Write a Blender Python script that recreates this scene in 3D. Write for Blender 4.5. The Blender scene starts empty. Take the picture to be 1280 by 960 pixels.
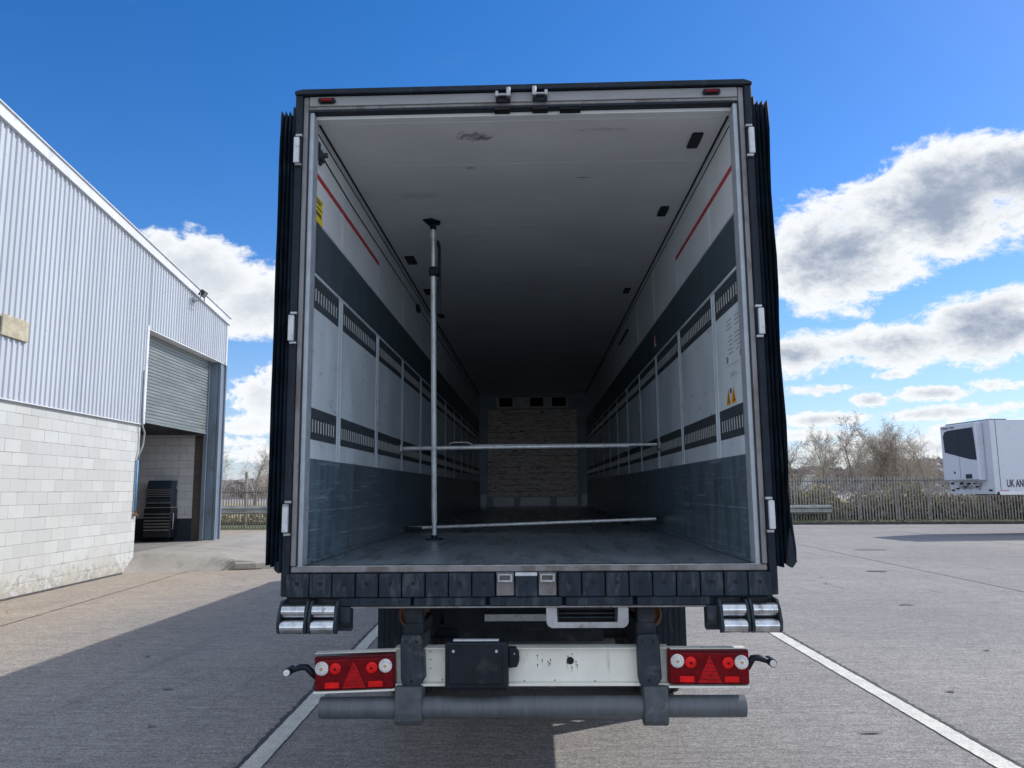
import bpy, bmesh, math, random
from math import radians as RAD, sin, cos, pi
from mathutils import Vector, Matrix

S = bpy.context.scene
COL = S.collection

# ---------------------------------------------------------------- camera
cam_d = bpy.data.cameras.new('camera'); cam = bpy.data.objects.new('camera', cam_d); COL.objects.link(cam)
cam_d.sensor_width = 36; cam_d.lens = 962/1280*36; cam_d.clip_start = .05; cam_d.clip_end = 6000
_y, _p, _r = RAD(1.68), RAD(7.81), RAD(.5)
F = Vector((-sin(_y)*cos(_p), cos(_y)*cos(_p), sin(_p))); Rv = Vector((cos(_y), sin(_y), 0)); U = Rv.cross(F)
R2 = cos(_r)*Rv - sin(_r)*U; U2 = sin(_r)*Rv + cos(_r)*U
m = Matrix((R2, U2, -F)).transposed().to_4x4(); m.translation = (.052, -4.179, 1.77); cam.matrix_world = m
S.camera = cam

# ---------------------------------------------------------------- light
SUN_DIR = Vector((.96, .55, 1.0)).normalized()          # towards the sun: ahead and to the right
EL = math.asin(SUN_DIR.z); AZ = math.atan2(SUN_DIR.x, SUN_DIR.y)
sd = bpy.data.lights.new('sun', 'SUN'); sd.energy = 3.5; sd.angle = RAD(.53); sd.color = (1, .955, .89)
sun = bpy.data.objects.new('sun', sd); COL.objects.link(sun)
sun.rotation_euler = SUN_DIR.to_track_quat('Z', 'Y').to_euler()
S.view_settings.view_transform = 'Standard'; S.view_settings.look = 'None'
S.view_settings.gamma = 1; S.view_settings.exposure = 0.3; S.view_settings.use_curve_mapping = False
S.cycles.max_bounces = 14; S.cycles.diffuse_bounces = 9; S.cycles.glossy_bounces = 4
S.render.resolution_x = 1024; S.render.resolution_y = 768

class NT:
    """tiny node-tree helper"""
    def __init__(s, tree): s.t = tree; s.n = tree.nodes; s.l = tree.links
    def new(s, typ, **kw):
        n = s.n.new(typ)
        for k, v in kw.items(): setattr(n, k, v)
        return n
    def put(s, sock, v):
        if isinstance(v, bpy.types.NodeSocket): s.l.new(v, sock)
        elif v is not None:
            if sock.type == 'RGBA' and isinstance(v, (tuple, list)) and len(v) == 3: v = (*v, 1)
            sock.default_value = v
    def m(s, op, a, b=None, c=None, clamp=False):
        n = s.new('ShaderNodeMath', operation=op, use_clamp=clamp)
        for i, v in enumerate((a, b, c)):
            if v is not None: s.put(n.inputs[i], v)
        return n.outputs[0]
    def v(s, op, a, b=None):
        n = s.new('ShaderNodeVectorMath', operation=op); s.put(n.inputs[0], a)
        if b is not None: s.put(n.inputs[1], b)
        return n.outputs['Value'] if op in ('DOT_PRODUCT', 'LENGTH') else n.outputs[0]
    def mix(s, f, a, b, mode='MIX'):
        n = s.new('ShaderNodeMix', data_type='RGBA', blend_type=mode)
        s.put(n.inputs[0], f); s.put(n.inputs[6], a); s.put(n.inputs[7], b); return n.outputs[2]
    def noise(s, vec, scale, detail=4, rough=.5, dist=0):
        n = s.new('ShaderNodeTexNoise'); s.put(n.inputs['Vector'], vec); n.inputs['Scale'].default_value = scale
        n.inputs['Detail'].default_value = detail; n.inputs['Roughness'].default_value = rough
        n.inputs['Distortion'].default_value = dist; return n.outputs['Fac']
    def ramp(s, f, *stops):
        n = s.new('ShaderNodeValToRGB'); s.put(n.inputs[0], f); e = n.color_ramp.elements
        while len(e) < len(stops): e.new(.5)
        for el, (p, c) in zip(e, stops):
            el.position = p; el.color = (c, c, c, 1) if isinstance(c, (int, float)) else (*c, 1)
        return n.outputs[0]
    def sm(s, f, a, b, lo=0., hi=1.):
        n = s.new('ShaderNodeMapRange', interpolation_type='SMOOTHSTEP'); s.put(n.inputs[0], f)
        for i, v in enumerate((a, b, lo, hi)): n.inputs[i+1].default_value = v
        return n.outputs[0]
    def xyz(s, x, y, z=0.):
        n = s.new('ShaderNodeCombineXYZ')
        for i, v in enumerate((x, y, z)): s.put(n.inputs[i], v)
        return n.outputs[0]
    def sep(s, v):
        n = s.new('ShaderNodeSeparateXYZ'); s.put(n.inputs[0], v); return n.outputs
    def bump(s, h, strength=.3, dist=.01):
        n = s.new('ShaderNodeBump'); s.put(n.inputs['Height'], h)
        n.inputs['Strength'].default_value = strength; n.inputs['Distance'].default_value = dist; return n.outputs[0]

# ---------------------------------------------------------------- world
W = bpy.data.worlds.new('World'); S.world = W; W.use_nodes = True
k = NT(W.node_tree); bg = k.n['Background']
sky = k.new('ShaderNodeTexSky', sky_type='NISHITA', sun_disc=False); sky.sun_elevation = EL; sky.sun_rotation = AZ
sky.altitude = 100; sky.air_density = 1.0; sky.dust_density = .25; sky.ozone_density = 2.0
hs = k.new('ShaderNodeHueSaturation'); hs.inputs['Saturation'].default_value = 1.40; hs.inputs['Value'].default_value = 1.0
k.l.new(sky.outputs[0], hs.inputs['Color'])
d = k.new('ShaderNodeTexCoord').outputs['Generated']; dx, dy, dz = k.sep(d)
az = k.m('MULTIPLY', k.m('ARCTAN2', dx, dy), 57.2958); el = k.m('MULTIPLY', k.m('ARCSINE', dz), 57.2958)
P = k.xyz(az, el)
clouds = [(-24.3,14.8,5.2,3.1),(-20.2,12.9,3.8,2.5),(-26.7,16.7,2.0,1.2),(-19.6,6.6,2.3,1.8),(-20.4,4.6,3.2,0.8),(-21.7,3.5,3.2,0.4),
 (28.8,18.2,7.4,3.9),(21.9,15.8,6.2,4.3),(33.1,18.9,5.1,2.9),(19.9,14.0,3.7,1.5),(19.4,9.3,3.9,1.7),(25.2,9.3,5.2,1.7),(30.8,9.9,5.0,2.6),
 (30.8,6.3,2.0,0.5),(23.3,5.8,1.4,0.6),(20.5,6.7,2.6,0.4),(27.7,4.7,3.9,0.5),(20.4,4.6,3.1,0.5),(18.8,3.5,3.1,0.5),(24.3,2.4,7.5,0.9),(27.0,6.0,2.6,0.5),(24.6,7.4,1.2,0.35),(29.3,3.6,3.0,0.45),(-19.5,2.6,4.5,0.8),(-18.9,8.2,1.6,1.2),
 (31.6,4.9,1.1,0.4),(-32.8,2.9,5.2,1.0),
 (58,22,9,4),(75,12,12,3),(105,25,14,6),(140,15,16,5),(-55,12,10,3),(-80,24,12,5),(-120,14,15,4),(170,30,14,6),(-155,20,12,4),(46,8,6,1.5),(-42,6,7,1.5)]
dens = None
for a, e, ra, re in clouds:
    q = k.v('MULTIPLY', k.v('SUBTRACT', P, (a, e, 0)), (1/ra, 1/re, 0))
    g = k.m('SUBTRACT', 1.0, k.v('DOT_PRODUCT', q, q))
    g = k.m('MULTIPLY', g, min(1.0, .45 + re*.22))
    dens = g if dens is None else k.m('SMOOTH_MAX', dens, g, .35) if False else k.m('MAXIMUM', dens, g)
Pn = k.v('MULTIPLY', d, (57.3, 57.3, 91.7))
n1 = k.noise(Pn, .24, 13, .66, .25)
n2 = k.noise(k.v('ADD', Pn, (31, 7, 4)), .13, 8, .55, .2)
beh = k.sm(k.m('ABSOLUTE', az), 48, 85)                       # unseen broken cloud added beside, behind and overhead as fill light
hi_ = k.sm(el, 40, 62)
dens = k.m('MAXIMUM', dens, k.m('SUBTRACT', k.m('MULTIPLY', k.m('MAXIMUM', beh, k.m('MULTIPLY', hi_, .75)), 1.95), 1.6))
dens = k.m('MAXIMUM', dens, -1.6)
dd = k.m('ADD', dens, k.m('MULTIPLY', k.m('SUBTRACT', n1, .5), 2.5))
dd = k.m('ADD', dd, k.m('MULTIPLY', k.m('SUBTRACT', n2, .5), .9))
n3 = k.noise(k.v('ADD', Pn, (3, 3, 3)), 1.1, 8, .7, .3); dd = k.m('ADD', dd, k.m('MULTIPLY', k.m('SUBTRACT', n3, .5), k.sm(el, 11, 5.5, .9, 2.3)))
mask = k.sm(dd, -.12, .42)
core = k.m('MULTIPLY', k.sm(k.m('ADD', dens, k.m('ADD', k.m('MULTIPLY', k.m('SUBTRACT', n1, .5), 1.6), k.m('MULTIPLY', k.m('SUBTRACT', n3, .5), .5))), .36, 1.22), k.m('MULTIPLY', k.m('SUBTRACT', 1.0, k.m('MULTIPLY', beh, .65)), k.sm(az, -12, 8, .5, 1)))
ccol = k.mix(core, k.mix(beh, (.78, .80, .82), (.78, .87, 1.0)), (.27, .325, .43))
hz = k.sm(el, 14, -1, 0, .55)
skyc = k.v('SCALE', hs.outputs[0]); skyc.node.inputs['Scale'].default_value = .122
skyc = k.v('MULTIPLY', skyc, (1.0, .92, 1.08))
skyc = k.mix(k.sm(el, 16, 0, 0, .5), skyc, (.28, .46, .70))
ccol = k.v('SCALE', ccol); k.put(ccol.node.inputs['Scale'], k.m('ADD', 1.0, k.m('MULTIPLY', k.m('MULTIPLY', k.sm(el, 24, 6), beh), .9)))  # added cloud boosted near the horizon to throw light deep into the trailer
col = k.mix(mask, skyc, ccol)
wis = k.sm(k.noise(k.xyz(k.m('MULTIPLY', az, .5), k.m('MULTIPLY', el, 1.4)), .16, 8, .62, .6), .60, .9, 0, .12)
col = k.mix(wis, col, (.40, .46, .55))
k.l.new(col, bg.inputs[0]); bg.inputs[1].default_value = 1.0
# the strengths above are already scaled: the sky itself is multiplied by 0.108

# ---------------------------------------------------------------- materials
M = {}
def mat(name, base, rough=.6, metal=0., var=.15, scale=6., stretch=(1,1,1), bump=.0, dirt=None, dirt_amt=0., dirt_scale=3., dirt_stretch=(1,1,1), dirt_lo=.55, fine=0., fine_scale=120, spec=.5, coat=0.):
    mt = bpy.data.materials.new(name); mt.use_nodes = True; k = NT(mt.node_tree); b = k.n['Principled BSDF']
    co = k.new('ShaderNodeTexCoord').outputs['Object']
    n = k.noise(k.v('MULTIPLY', co, stretch), scale, 6, .6)
    lo = tuple(c*(1-var) for c in base); hi = tuple(min(1, c*(1+var)) for c in base)
    c = k.mix(k.sm(n, .3, .7), lo, hi); h = n
    if fine:
        f = k.noise(k.v('MULTIPLY', co, stretch), fine_scale, 3, .6)
        c = k.mix(fine, c, k.ramp(f, (.3, .0), (.7, 1.)), 'OVERLAY'); h = k.m('ADD', n, k.m('MULTIPLY', f, .5))
    if dirt:
        dn = k.noise(k.v('ADD', k.v('MULTIPLY', co, dirt_stretch), (5.3, 2.1, 7.7)), dirt_scale, 8, .65, .3)
        c = k.mix(k.sm(dn, dirt_lo, dirt_lo+.16, 0, dirt_amt), c, dirt)
    k.put(b.inputs['Base Color'], c); b.inputs['Metallic'].default_value = metal
    k.put(b.inputs['Roughness'], k.sm(n, .25, .75, max(.02, rough-.08), min(1, rough+.08)))
    b.inputs['Specular IOR Level'].default_value = spec; b.inputs['Coat Weight'].default_value = coat
    if bump: k.put(b.inputs['Normal'], k.bump(h, bump, .01))
    M[name] = mt; return mt

def concrete():
    mt = bpy.data.materials.new('worn concrete yard'); mt.use_nodes = True; k = NT(mt.node_tree); b = k.n['Principled BSDF']
    co = k.new('ShaderNodeTexCoord').outputs['Object']; x, y, z = k.sep(co)
    big = k.noise(co, .22, 6, .6); mid = k.noise(co, 1.7, 6, .62)
    broom = k.noise(k.v('MULTIPLY', co, (2.6, 22, 1)), 1.6, 7, .75, .35)
    broom2 = k.noise(k.v('MULTIPLY', co, (.35, 7, 1)), 1.3, 5, .65, .1)
    vo = k.new('ShaderNodeTexVoronoi'); k.put(vo.inputs['Vector'], co); vo.inputs['Scale'].default_value = 95
    agg = k.m('ADD', k.m('MULTIPLY', k.sep(vo.outputs['Color'])[0], .5), k.m('MULTIPLY', k.noise(co, 110, 3, .9), .5)); agg2 = k.noise(co, 13, 7, .9)
    c = k.mix(k.sm(big, .35, .65), (.214, .203, .196), (.264, .248, .234))
    warm = k.m('MULTIPLY', k.sm(x, -3.5, -8.0), k.sm(big, .2, .6, .5, 1))
    c = k.mix(warm, c, (.335, .275, .205))
    c = k.mix(k.m('MULTIPLY', k.sm(mid, .35, .72), .33), c, (.16, .155, .155))
    c = k.mix(.6, c, k.ramp(broom, (.36, .27), (.66, .73)), 'OVERLAY')
    c = k.mix(.5, c, k.ramp(broom2, (.3, .40), (.7, .60)), 'OVERLAY')
    c = k.mix(1.0, c, k.ramp(agg, (.25, .30), (.5, .5), (.78, .72)), 'OVERLAY')
    c = k.mix(.6, c, k.ramp(agg2, (.34, .38), (.66, .62)), 'OVERLAY')
    pale = k.noise(co, 90, 2, .5); c = k.mix(k.sm(pale, .66, .72, 0, .55), c, (.62, .60, .57))
    st = k.noise(k.v('ADD', k.v('MULTIPLY', co, (.6, 1.3, 1)), (9, 3, 0)), .9, 8, .7, .5)
    c = k.mix(k.sm(st, .60, .74, 0, .38), c, (.13, .125, .125))
    trk = k.noise(k.v('ADD', k.v('MULTIPLY', co, (2.2, .12, 1)), (4, 8, 0)), 1.0, 5, .6, .8)
    c = k.mix(k.sm(trk, .55, .72, 0, .30), c, (.12, .115, .115))
    cv = k.new('ShaderNodeTexVoronoi', feature='DISTANCE_TO_EDGE'); cw = k.noise(co, 2.2, 6, .7)
    k.put(cv.inputs['Vector'], k.v('ADD', co, k.xyz(k.m('MULTIPLY', cw, .7), k.m('MULTIPLY', cw, -.6)))); cv.inputs['Scale'].default_value = .33
    c = k.mix(k.m('MULTIPLY', k.sm(cv.outputs['Distance'], .0035, .0008), k.sm(big, .47, .56, 0, .75)), c, (.06, .055, .055))
    st2 = k.noise(k.v('ADD', co, (3, 19, 0)), 5, 5, .6); c = k.mix(k.sm(st2, .70, .76, 0, .5), c, (.10, .095, .095))
    k.put(b.inputs['Base Color'], c); b.inputs['Roughness'].default_value = .88; b.inputs['Specular IOR Level'].default_value = .3
    h = k.m('ADD', k.m('MULTIPLY', agg, .8), k.m('ADD', k.m('MULTIPLY', broom, .6), k.m('MULTIPLY', agg2, .5)))
    k.put(b.inputs['Normal'], k.bump(h, .35, .008)); M['concrete'] = mt
concrete()

def blockwork(name, c1, c2, mortar, dirtc, dirt_top, amt, rough=.75):
    """painted concrete blocks; local Y runs along the wall or local X, Z up"""
    mt = bpy.data.materials.new(name); mt.use_nodes = True; k = NT(mt.node_tree); b = k.n['Principled BSDF']
    co = k.new('ShaderNodeTexCoord').outputs['Object']; x, y, z = k.sep(co)
    uv = k.xyz(k.m('ADD', x, y), z)
    wob = k.noise(uv, 9, 3, .6); uvw = k.v('ADD', uv, k.xyz(k.m('MULTIPLY', k.m('SUBTRACT', wob, .5), .012), k.m('MULTIPLY', k.m('SUBTRACT', k.noise(uv, 7, 3), .5), .014)))
    br = k.new('ShaderNodeTexBrick'); k.put(br.inputs['Vector'], uvw); br.offset = .5
    for nm, v in (('Scale', 1), ('Mortar Size', .0045), ('Mortar Smooth', .35), ('Brick Width', .45), ('Row Height', .225), ('Bias', 0)): br.inputs[nm].default_value = v
    br.inputs['Color1'].default_value = (*c1, 1); br.inputs['Color2'].default_value = (*c2, 1); br.inputs['Mortar'].default_value = (*mortar, 1)
    c = br.outputs['Color']
    gap = k.noise(k.v('ADD', uv, (3, 3, 0)), 1.6, 5, .6)                       # some joints opened up
    c = k.mix(k.m('MULTIPLY', br.outputs['Fac'], k.sm(gap, .50, .60)), c, (.12, .11, .10))
    ch = k.noise(k.v('ADD', uv, (11, 5, 0)), 13, 6, .75); c = k.mix(k.m('MULTIPLY', k.sm(ch, .66, .70), k.sm(z, 1.6, 0, .25, 1)), c, (.20, .17, .14))
    n = k.noise(uv, 3, 7, .65); c = k.mix(k.sm(n, .45, .75, 0, .35), c, tuple(a*.82 for a in c1))
    low = k.m('MULTIPLY', k.m('POWER', k.sm(z, dirt_top, 0.0, 0, 1), 2.2), amt)
    dn = k.noise(k.v('MULTIPLY', uv, (1.2, 1.3, 1)), 5.5, 10, .75, .1)
    c = k.mix(k.sm(k.m('ADD', dn, k.m('MULTIPLY', low, .13)), .60, .74, 0, .75), c, dirtc)
    soft = k.noise(uv, 1.1, 6, .6); c = k.mix(k.m('MULTIPLY', k.sm(soft, .40, .7), k.m('ADD', .18, k.m('MULTIPLY', low, .5))), c, tuple(a*.72*b for a, b in zip(c1, (1.04, .98, .86))))
    k.put(b.inputs['Base Color'], c); b.inputs['Roughness'].default_value = rough
    h = k.m('SUBTRACT', k.m('ADD', k.m('MULTIPLY', k.noise(uv, 45, 5, .7), .35), k.m('MULTIPLY', n, .5)), k.m('MULTIPLY', br.outputs['Fac'], 1.0))
    k.put(b.inputs['Normal'], k.bump(h, .55, .012)); M[name] = mt
blockwork('white block', (.56, .57, .55), (.475, .485, .47), (.33, .335, .315), (.27, .22, .17), 1.1, 1.5)
blockwork('dull white block', (.68, .67, .68), (.60, .59, .60), (.20, .19, .19), (.12, .11, .11), 2.6, .8)
blockwork('bare block', (.13, .105, .085), (.10, .085, .07), (.06, .05, .045), (.05, .045, .04), 2, .5)

def stopboard():
    mt = bpy.data.materials.new('scuffed timber board'); mt.use_nodes = True; k = NT(mt.node_tree); b = k.n['Principled BSDF']
    co = k.new('ShaderNodeTexCoord').outputs['Object']; x, y, z = k.sep(co)
    n = k.noise(k.v('MULTIPLY', co, (2.2, 1, 9)), 3.0, 10, .8, .3)
    c = k.ramp(n, (.34, (.10, .06, .045)), (.42, (.55, .42, .36)), (.49, (.93, .84, .77)), (.60, (.98, .95, .92)))
    row = k.m('FRACT', k.m('MULTIPLY', z, 7.5)); g = k.m('MULTIPLY', k.sm(row, .10, .02), k.sm(k.noise(co, 4), .42, .55))
    c = k.mix(g, c, (.04, .03, .025))
    d2 = k.noise(k.v('MULTIPLY', co, (1, 1, 2)), 3.2, 6, .7); c = k.mix(k.sm(d2, .6, .68, 0, .9), c, (.06, .045, .04))
    k.put(b.inputs['Base Color'], c); b.inputs['Roughness'].default_value = .8; M['stopboard'] = mt
stopboard()

mat('rubber', (.010, .017, .028), .55, var=.35, scale=9, bump=.15, dirt=(.06, .075, .09), dirt_amt=.5, dirt_scale=14, dirt_stretch=(1, 1, .25), spec=.22)
mat('buffer rubber', (.015, .024, .037), .6, var=.35, scale=30, stretch=(1, 1, .15), bump=.25, dirt=(.09, .10, .11), dirt_amt=.45, dirt_scale=22, dirt_stretch=(1, 1, .3), dirt_lo=.5, spec=.22)
mat('black hole', (.004, .005, .007), .8)
mat('galvanised', (.36, .37, .39), .42, .85, var=.22, scale=14, stretch=(1, 1, .35), dirt=(.13, .11, .10), dirt_amt=.7, dirt_scale=5, dirt_lo=.52)
mat('frame metal', (.20, .195, .20), .5, .4, var=.2, scale=10, stretch=(1, 1, .2), dirt=(.10, .085, .08), dirt_amt=.75, dirt_scale=6, dirt_stretch=(1, 1, .5), dirt_lo=.5, bump=.1)
mat('jamb trim', (.33, .37, .42), .45, .1, var=.12, scale=12, dirt=(.22, .22, .22), dirt_amt=.5, dirt_scale=8)
mat('header metal', (.235, .24, .25), .5, .2, var=.12, scale=6, stretch=(.5, 1, 2), dirt=(.16, .13, .13), dirt_amt=.55, dirt_scale=5, dirt_stretch=(.6, 1, 3), dirt_lo=.54)
mat('hinge white', (.52, .55, .59), .4, .1, var=.1, scale=20, dirt=(.13, .12, .12), dirt_amt=.8, dirt_scale=14, dirt_lo=.56)
mat('wall lining', (.66, .745, .82), .42, .0, var=.09, scale=3, stretch=(1, 1, .5), dirt=(.16, .19, .23), dirt_amt=.7, dirt_scale=7, dirt_stretch=(1, .6, 2.4), dirt_lo=.585, bump=.03)
mat('upper lining', (.72, .755, .785), .45, .0, var=.04, scale=2, dirt=(.36, .37, .38), dirt_amt=.25, dirt_scale=2)
mat('ceiling lining', (.72, .735, .75), .5, .0, var=.05, scale=1.5, dirt=(.28, .27, .26), dirt_amt=.35, dirt_scale=2.2, dirt_lo=.6, dirt_stretch=(.6, 1.4, 1))
mat('dark band', (.055, .085, .105), .38, var=.12, scale=4, stretch=(1, 1, .3), dirt=(.12, .15, .175), dirt_amt=.35, dirt_scale=7, dirt_stretch=(1, .25, 2))
mat('slot panel', (.050, .065, .078), .5, var=.2, scale=20, dirt=(.13, .15, .16), dirt_amt=.4, dirt_scale=12)
mat('slot bright', (.62, .65, .66), .4, .2, var=.12, scale=40)
mat('kick panel', (.105, .155, .20), .34, .05, var=.30, scale=4, stretch=(1, 2.2, .5), dirt=(.32, .40, .48), dirt_amt=.75, dirt_scale=9, dirt_stretch=(1, .22, 5), dirt_lo=.545, bump=.05)
mat('groove edge', (.26, .33, .40), .4, dirt=(.1, .14, .18), dirt_amt=.8, dirt_scale=6, dirt_lo=.45)
mat('trailer floor', (.15, .19, .225), .30, .1, var=.22, scale=2.2, stretch=(3, .6, 1), dirt=(.30, .31, .31), dirt_amt=.6, dirt_scale=5, dirt_stretch=(5, .7, 1), dirt_lo=.53, fine=.35, fine_scale=160, bump=.15)
mat('bulkhead', (.34, .44, .52), .5, var=.12, scale=3)
mat('grille grey', (.8, .77, .78), .6, var=.15, scale=7)
mat('red stripe', (.50, .018, .03), .4, var=.1)
mat('red dark', (.30, .01, .02), .25, var=.1)
mat('yellow label', (.80, .62, .03), .45, var=.06)
mat('orange sign', (.95, .42, .02), .45, var=.05)
mat('ink', (.02, .02, .025), .6)
mat('faint ink', (.20, .22, .25), .6)
mat('blue dot', (.03, .12, .45), .5)
mat('white paper', (.8, .8, .8), .6, var=.05)
mat('white plate', (.68, .675, .62), .42, var=.06, scale=5, dirt=(.33, .28, .19), dirt_amt=.6, dirt_scale=12, dirt_stretch=(1.8, 1, .45), dirt_lo=.57)
mat('rust streak', (.30, .25, .17), .9, var=.3, scale=30)
mat('rust', (.17, .085, .045), .9, var=.4, scale=20, bump=.3)
mat('bracket', (.024, .032, .044), .45, var=.3, scale=12, dirt=(.11, .11, .12), dirt_amt=.5, dirt_scale=10, bump=.15, spec=.22)
mat('chassis', (.018, .025, .034), .65, var=.4, scale=8, dirt=(.11, .08, .06), dirt_amt=.55, dirt_scale=6, bump=.2, spec=.22)
mat('tube metal', (.085, .098, .112), .5, .1, var=.15, scale=20, stretch=(1.2, .3, .3), dirt=(.17, .20, .23), dirt_amt=.5, dirt_scale=34, dirt_stretch=(1.6, .22, .22), dirt_lo=.565)
mat('clamp metal', (.075, .085, .098), .55, .1, var=.2, scale=18, dirt=(.25, .26, .27), dirt_amt=.3, dirt_scale=14, spec=.22)
mat('chrome', (.50, .52, .55), .16, .95, var=.2, scale=20, stretch=(1, .4, .4), dirt=(.10, .085, .075), dirt_amt=.8, dirt_scale=14, dirt_stretch=(1, .6, .6), dirt_lo=.545)
mat('bar steel', (.66, .70, .72), .33, .25, var=.15, scale=24, stretch=(1, 1, .3), dirt=(.25, .24, .22), dirt_amt=.5, dirt_scale=20, dirt_lo=.58)
mat('black plastic', (.007, .011, .018), .42, var=.25, scale=12, bump=.06, dirt=(.05, .055, .06), dirt_amt=.4, dirt_scale=8, spec=.22)
mat('bolt', (.42, .43, .45), .4, .7)
mat('tyre', (.022, .023, .025), .85, var=.3, scale=18, dirt=(.10, .09, .08), dirt_amt=.55, dirt_scale=9, bump=.3)
mat('rim', (.32, .32, .33), .5, .5, dirt=(.1, .08, .07), dirt_amt=.6)
mat('bulb amber', (.45, .30, .16), .3)
mat('flute grey', (.30, .30, .31), .3)
mat('lamp housing', (.07, .002, .006), .35, var=.2, spec=.2)
mat('body white', (.50, .53, .60), .3, var=.03, scale=1, dirt=(.5, .51, .52), dirt_amt=.3, dirt_scale=2, dirt_stretch=(1, 1, .4))
mat('unit glass', (.012, .02, .035), .45, var=.2, scale=3, spec=.25)
mat('cladding', (.48, .51, .55), .42, .0, var=.05, scale=.9, stretch=(1, 1, .15), dirt=(.33, .36, .42), dirt_amt=.4, dirt_scale=2.5, dirt_stretch=(1, 2.2, .12))
mat('flashing', (.66, .665, .68), .4, var=.06, scale=1.5, dirt=(.40, .41, .42), dirt_amt=.5, dirt_scale=3)
mat('roof sheet', (.30, .31, .33), .6)
mat('shutter', (.26, .29, .285), .42, .55, var=.10, scale=3, stretch=(1, .3, 2), dirt=(.2, .21, .2), dirt_amt=.35, dirt_scale=3)
mat('steel column', (.16, .20, .25), .5, .1, var=.15, scale=4, stretch=(1, 1, .2), dirt=(.10, .08, .07), dirt_amt=.6, dirt_scale=4, dirt_stretch=(1, 1, .4))
mat('navy paint', (.022, .034, .052), .5, var=.2)
mat('cabinet black', (.012, .014, .018), .35, var=.2)
mat('drawer rail', (.55, .56, .58), .35, .8)
mat('plastic blue', (.10, .26, .44), .5)
mat('pipe grey', (.23, .25, .27), .6)
mat('notice board', (.42, .37, .26), .7, var=.2, scale=7, dirt=(.68, .66, .58), dirt_amt=.8, dirt_scale=6, dirt_lo=.57)
mat('grass', (.085, .105, .035), .95, var=.45, scale=4, bump=.6, dirt=(.20, .17, .09), dirt_amt=.6, dirt_scale=2.2, dirt_lo=.48, fine=.5, fine_scale=50)
mat('straw field', (.26, .22, .12), .95, var=.3, scale=.4, dirt=(.13, .13, .05), dirt_amt=.6, dirt_scale=.12)
mat('apron concrete', (.30, .275, .24), .9, var=.10, scale=1.2, dirt=(.20, .18, .155), dirt_amt=.6, dirt_scale=2.0, dirt_lo=.52, fine=.22, fine_scale=70, bump=.12)
mat('kerb', (.065, .062, .062), .9, var=.35, scale=5, bump=.4)
mat('line paint', (.52, .51, .455), .7, var=.12, scale=6, dirt=(.24, .235, .23), dirt_amt=.8, dirt_scale=9, dirt_lo=.585, fine=.35, fine_scale=90, bump=.3)
mat('tar', (.045, .045, .048), .8, var=.4, scale=14, bump=.5)
mat('joint', (.05, .046, .042), .95, var=.4)
mat('fence steel', (.27, .265, .25), .65, .0, var=.25, scale=4, dirt=(.13, .10, .08), dirt_amt=.6, dirt_scale=5)
mat('fence brown', (.26, .225, .19), .8, .1, var=.3, scale=4, dirt=(.10, .07, .05), dirt_amt=.6)
mat('fence rail', (.05, .065, .085), .6, .2, var=.3)
mat('timber post', (.22, .20, .165), .9, var=.25, scale=6, stretch=(1, 1, .2))
mat('red rust post', (.18, .05, .035), .85, var=.3)
mat('barrier steel', (.30, .31, .30), .6, .5, var=.2, scale=3, dirt=(.16, .14, .11), dirt_amt=.7, dirt_scale=3, dirt_stretch=(.4, 1, 2))
mat('bark', (.16, .135, .115), .95, var=.3, scale=8)
mat('twig', (.33, .275, .24), .95, var=.3, scale=3)
mat('twig pale', (.42, .37, .32), .95, var=.3, scale=3)
mat('bud green', (.17, .17, .045), .9, var=.4, scale=2)
mat('bramble', (.30, .25, .17), .95, var=.4, scale=2)
mat('leaf dark', (.11, .13, .05), .9, var=.5, scale=3)
mat('leaf straw', (.36, .32, .20), .9, var=.4, scale=3)
mat('gorse yellow', (.80, .58, .03), .8, var=.15)
mat('far twig', (.28, .25, .25), .95, var=.35, scale=.08)
mat('far evergreen', (.05, .07, .05), .95, var=.4, scale=.1)
mat('shed white', (.5, .51, .52), .6)

_k = NT(M['cladding'].node_tree); _b = _k.n['Principled BSDF']; _c = _b.inputs['Base Color'].links[0].from_socket
_x, _y, _z = _k.sep(_k.new('ShaderNodeTexCoord').outputs['Object'])
_fz = _k.m('ABSOLUTE', _k.m('SUBTRACT', _k.m('FRACT', _k.m('DIVIDE', _z, 1.35)), .5)); _fy = _k.m('ABSOLUTE', _k.m('SUBTRACT', _k.m('FRACT', _k.m('DIVIDE', _k.m('ADD', _y, 29.93), .304)), .5))
_dot = _k.m('MULTIPLY', _k.m('LESS_THAN', _fz, .008), _k.m('LESS_THAN', _fy, .03))
_c = _k.mix(_k.m('MULTIPLY', _dot, .6), _c, (.12, .12, .13))
_lap = _k.m('LESS_THAN', _k.m('ABSOLUTE', _k.m('SUBTRACT', _k.m('FRACT', _k.m('DIVIDE', _k.m('ADD', _y, 30.0), 1.064)), .5)), .004)
_c = _k.mix(_k.m('MULTIPLY', _lap, .35), _c, (.2, .22, .26))
_k.put(_b.inputs['Base Color'], _c)
def lens_mat(name, col, sc=70, rough=.12):
    mt = bpy.data.materials.new(name); mt.use_nodes = True; k = NT(mt.node_tree); b = k.n['Principled BSDF']
    co = k.new('ShaderNodeTexCoord').outputs['Object']
    v = k.new('ShaderNodeTexVoronoi'); k.put(v.inputs['Vector'], co); v.inputs['Scale'].default_value = sc
    n = k.noise(co, 18, 3); c = k.mix(k.sm(n, .3, .7), tuple(a*.65 for a in col), col)
    k.put(b.inputs['Base Color'], c); b.inputs['Roughness'].default_value = rough; b.inputs['Coat Weight'].default_value = 0.; b.inputs['Specular IOR Level'].default_value = .18
    k.put(b.inputs['Normal'], k.bump(v.outputs['Distance'], .35, .004)); M[name] = mt
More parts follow.
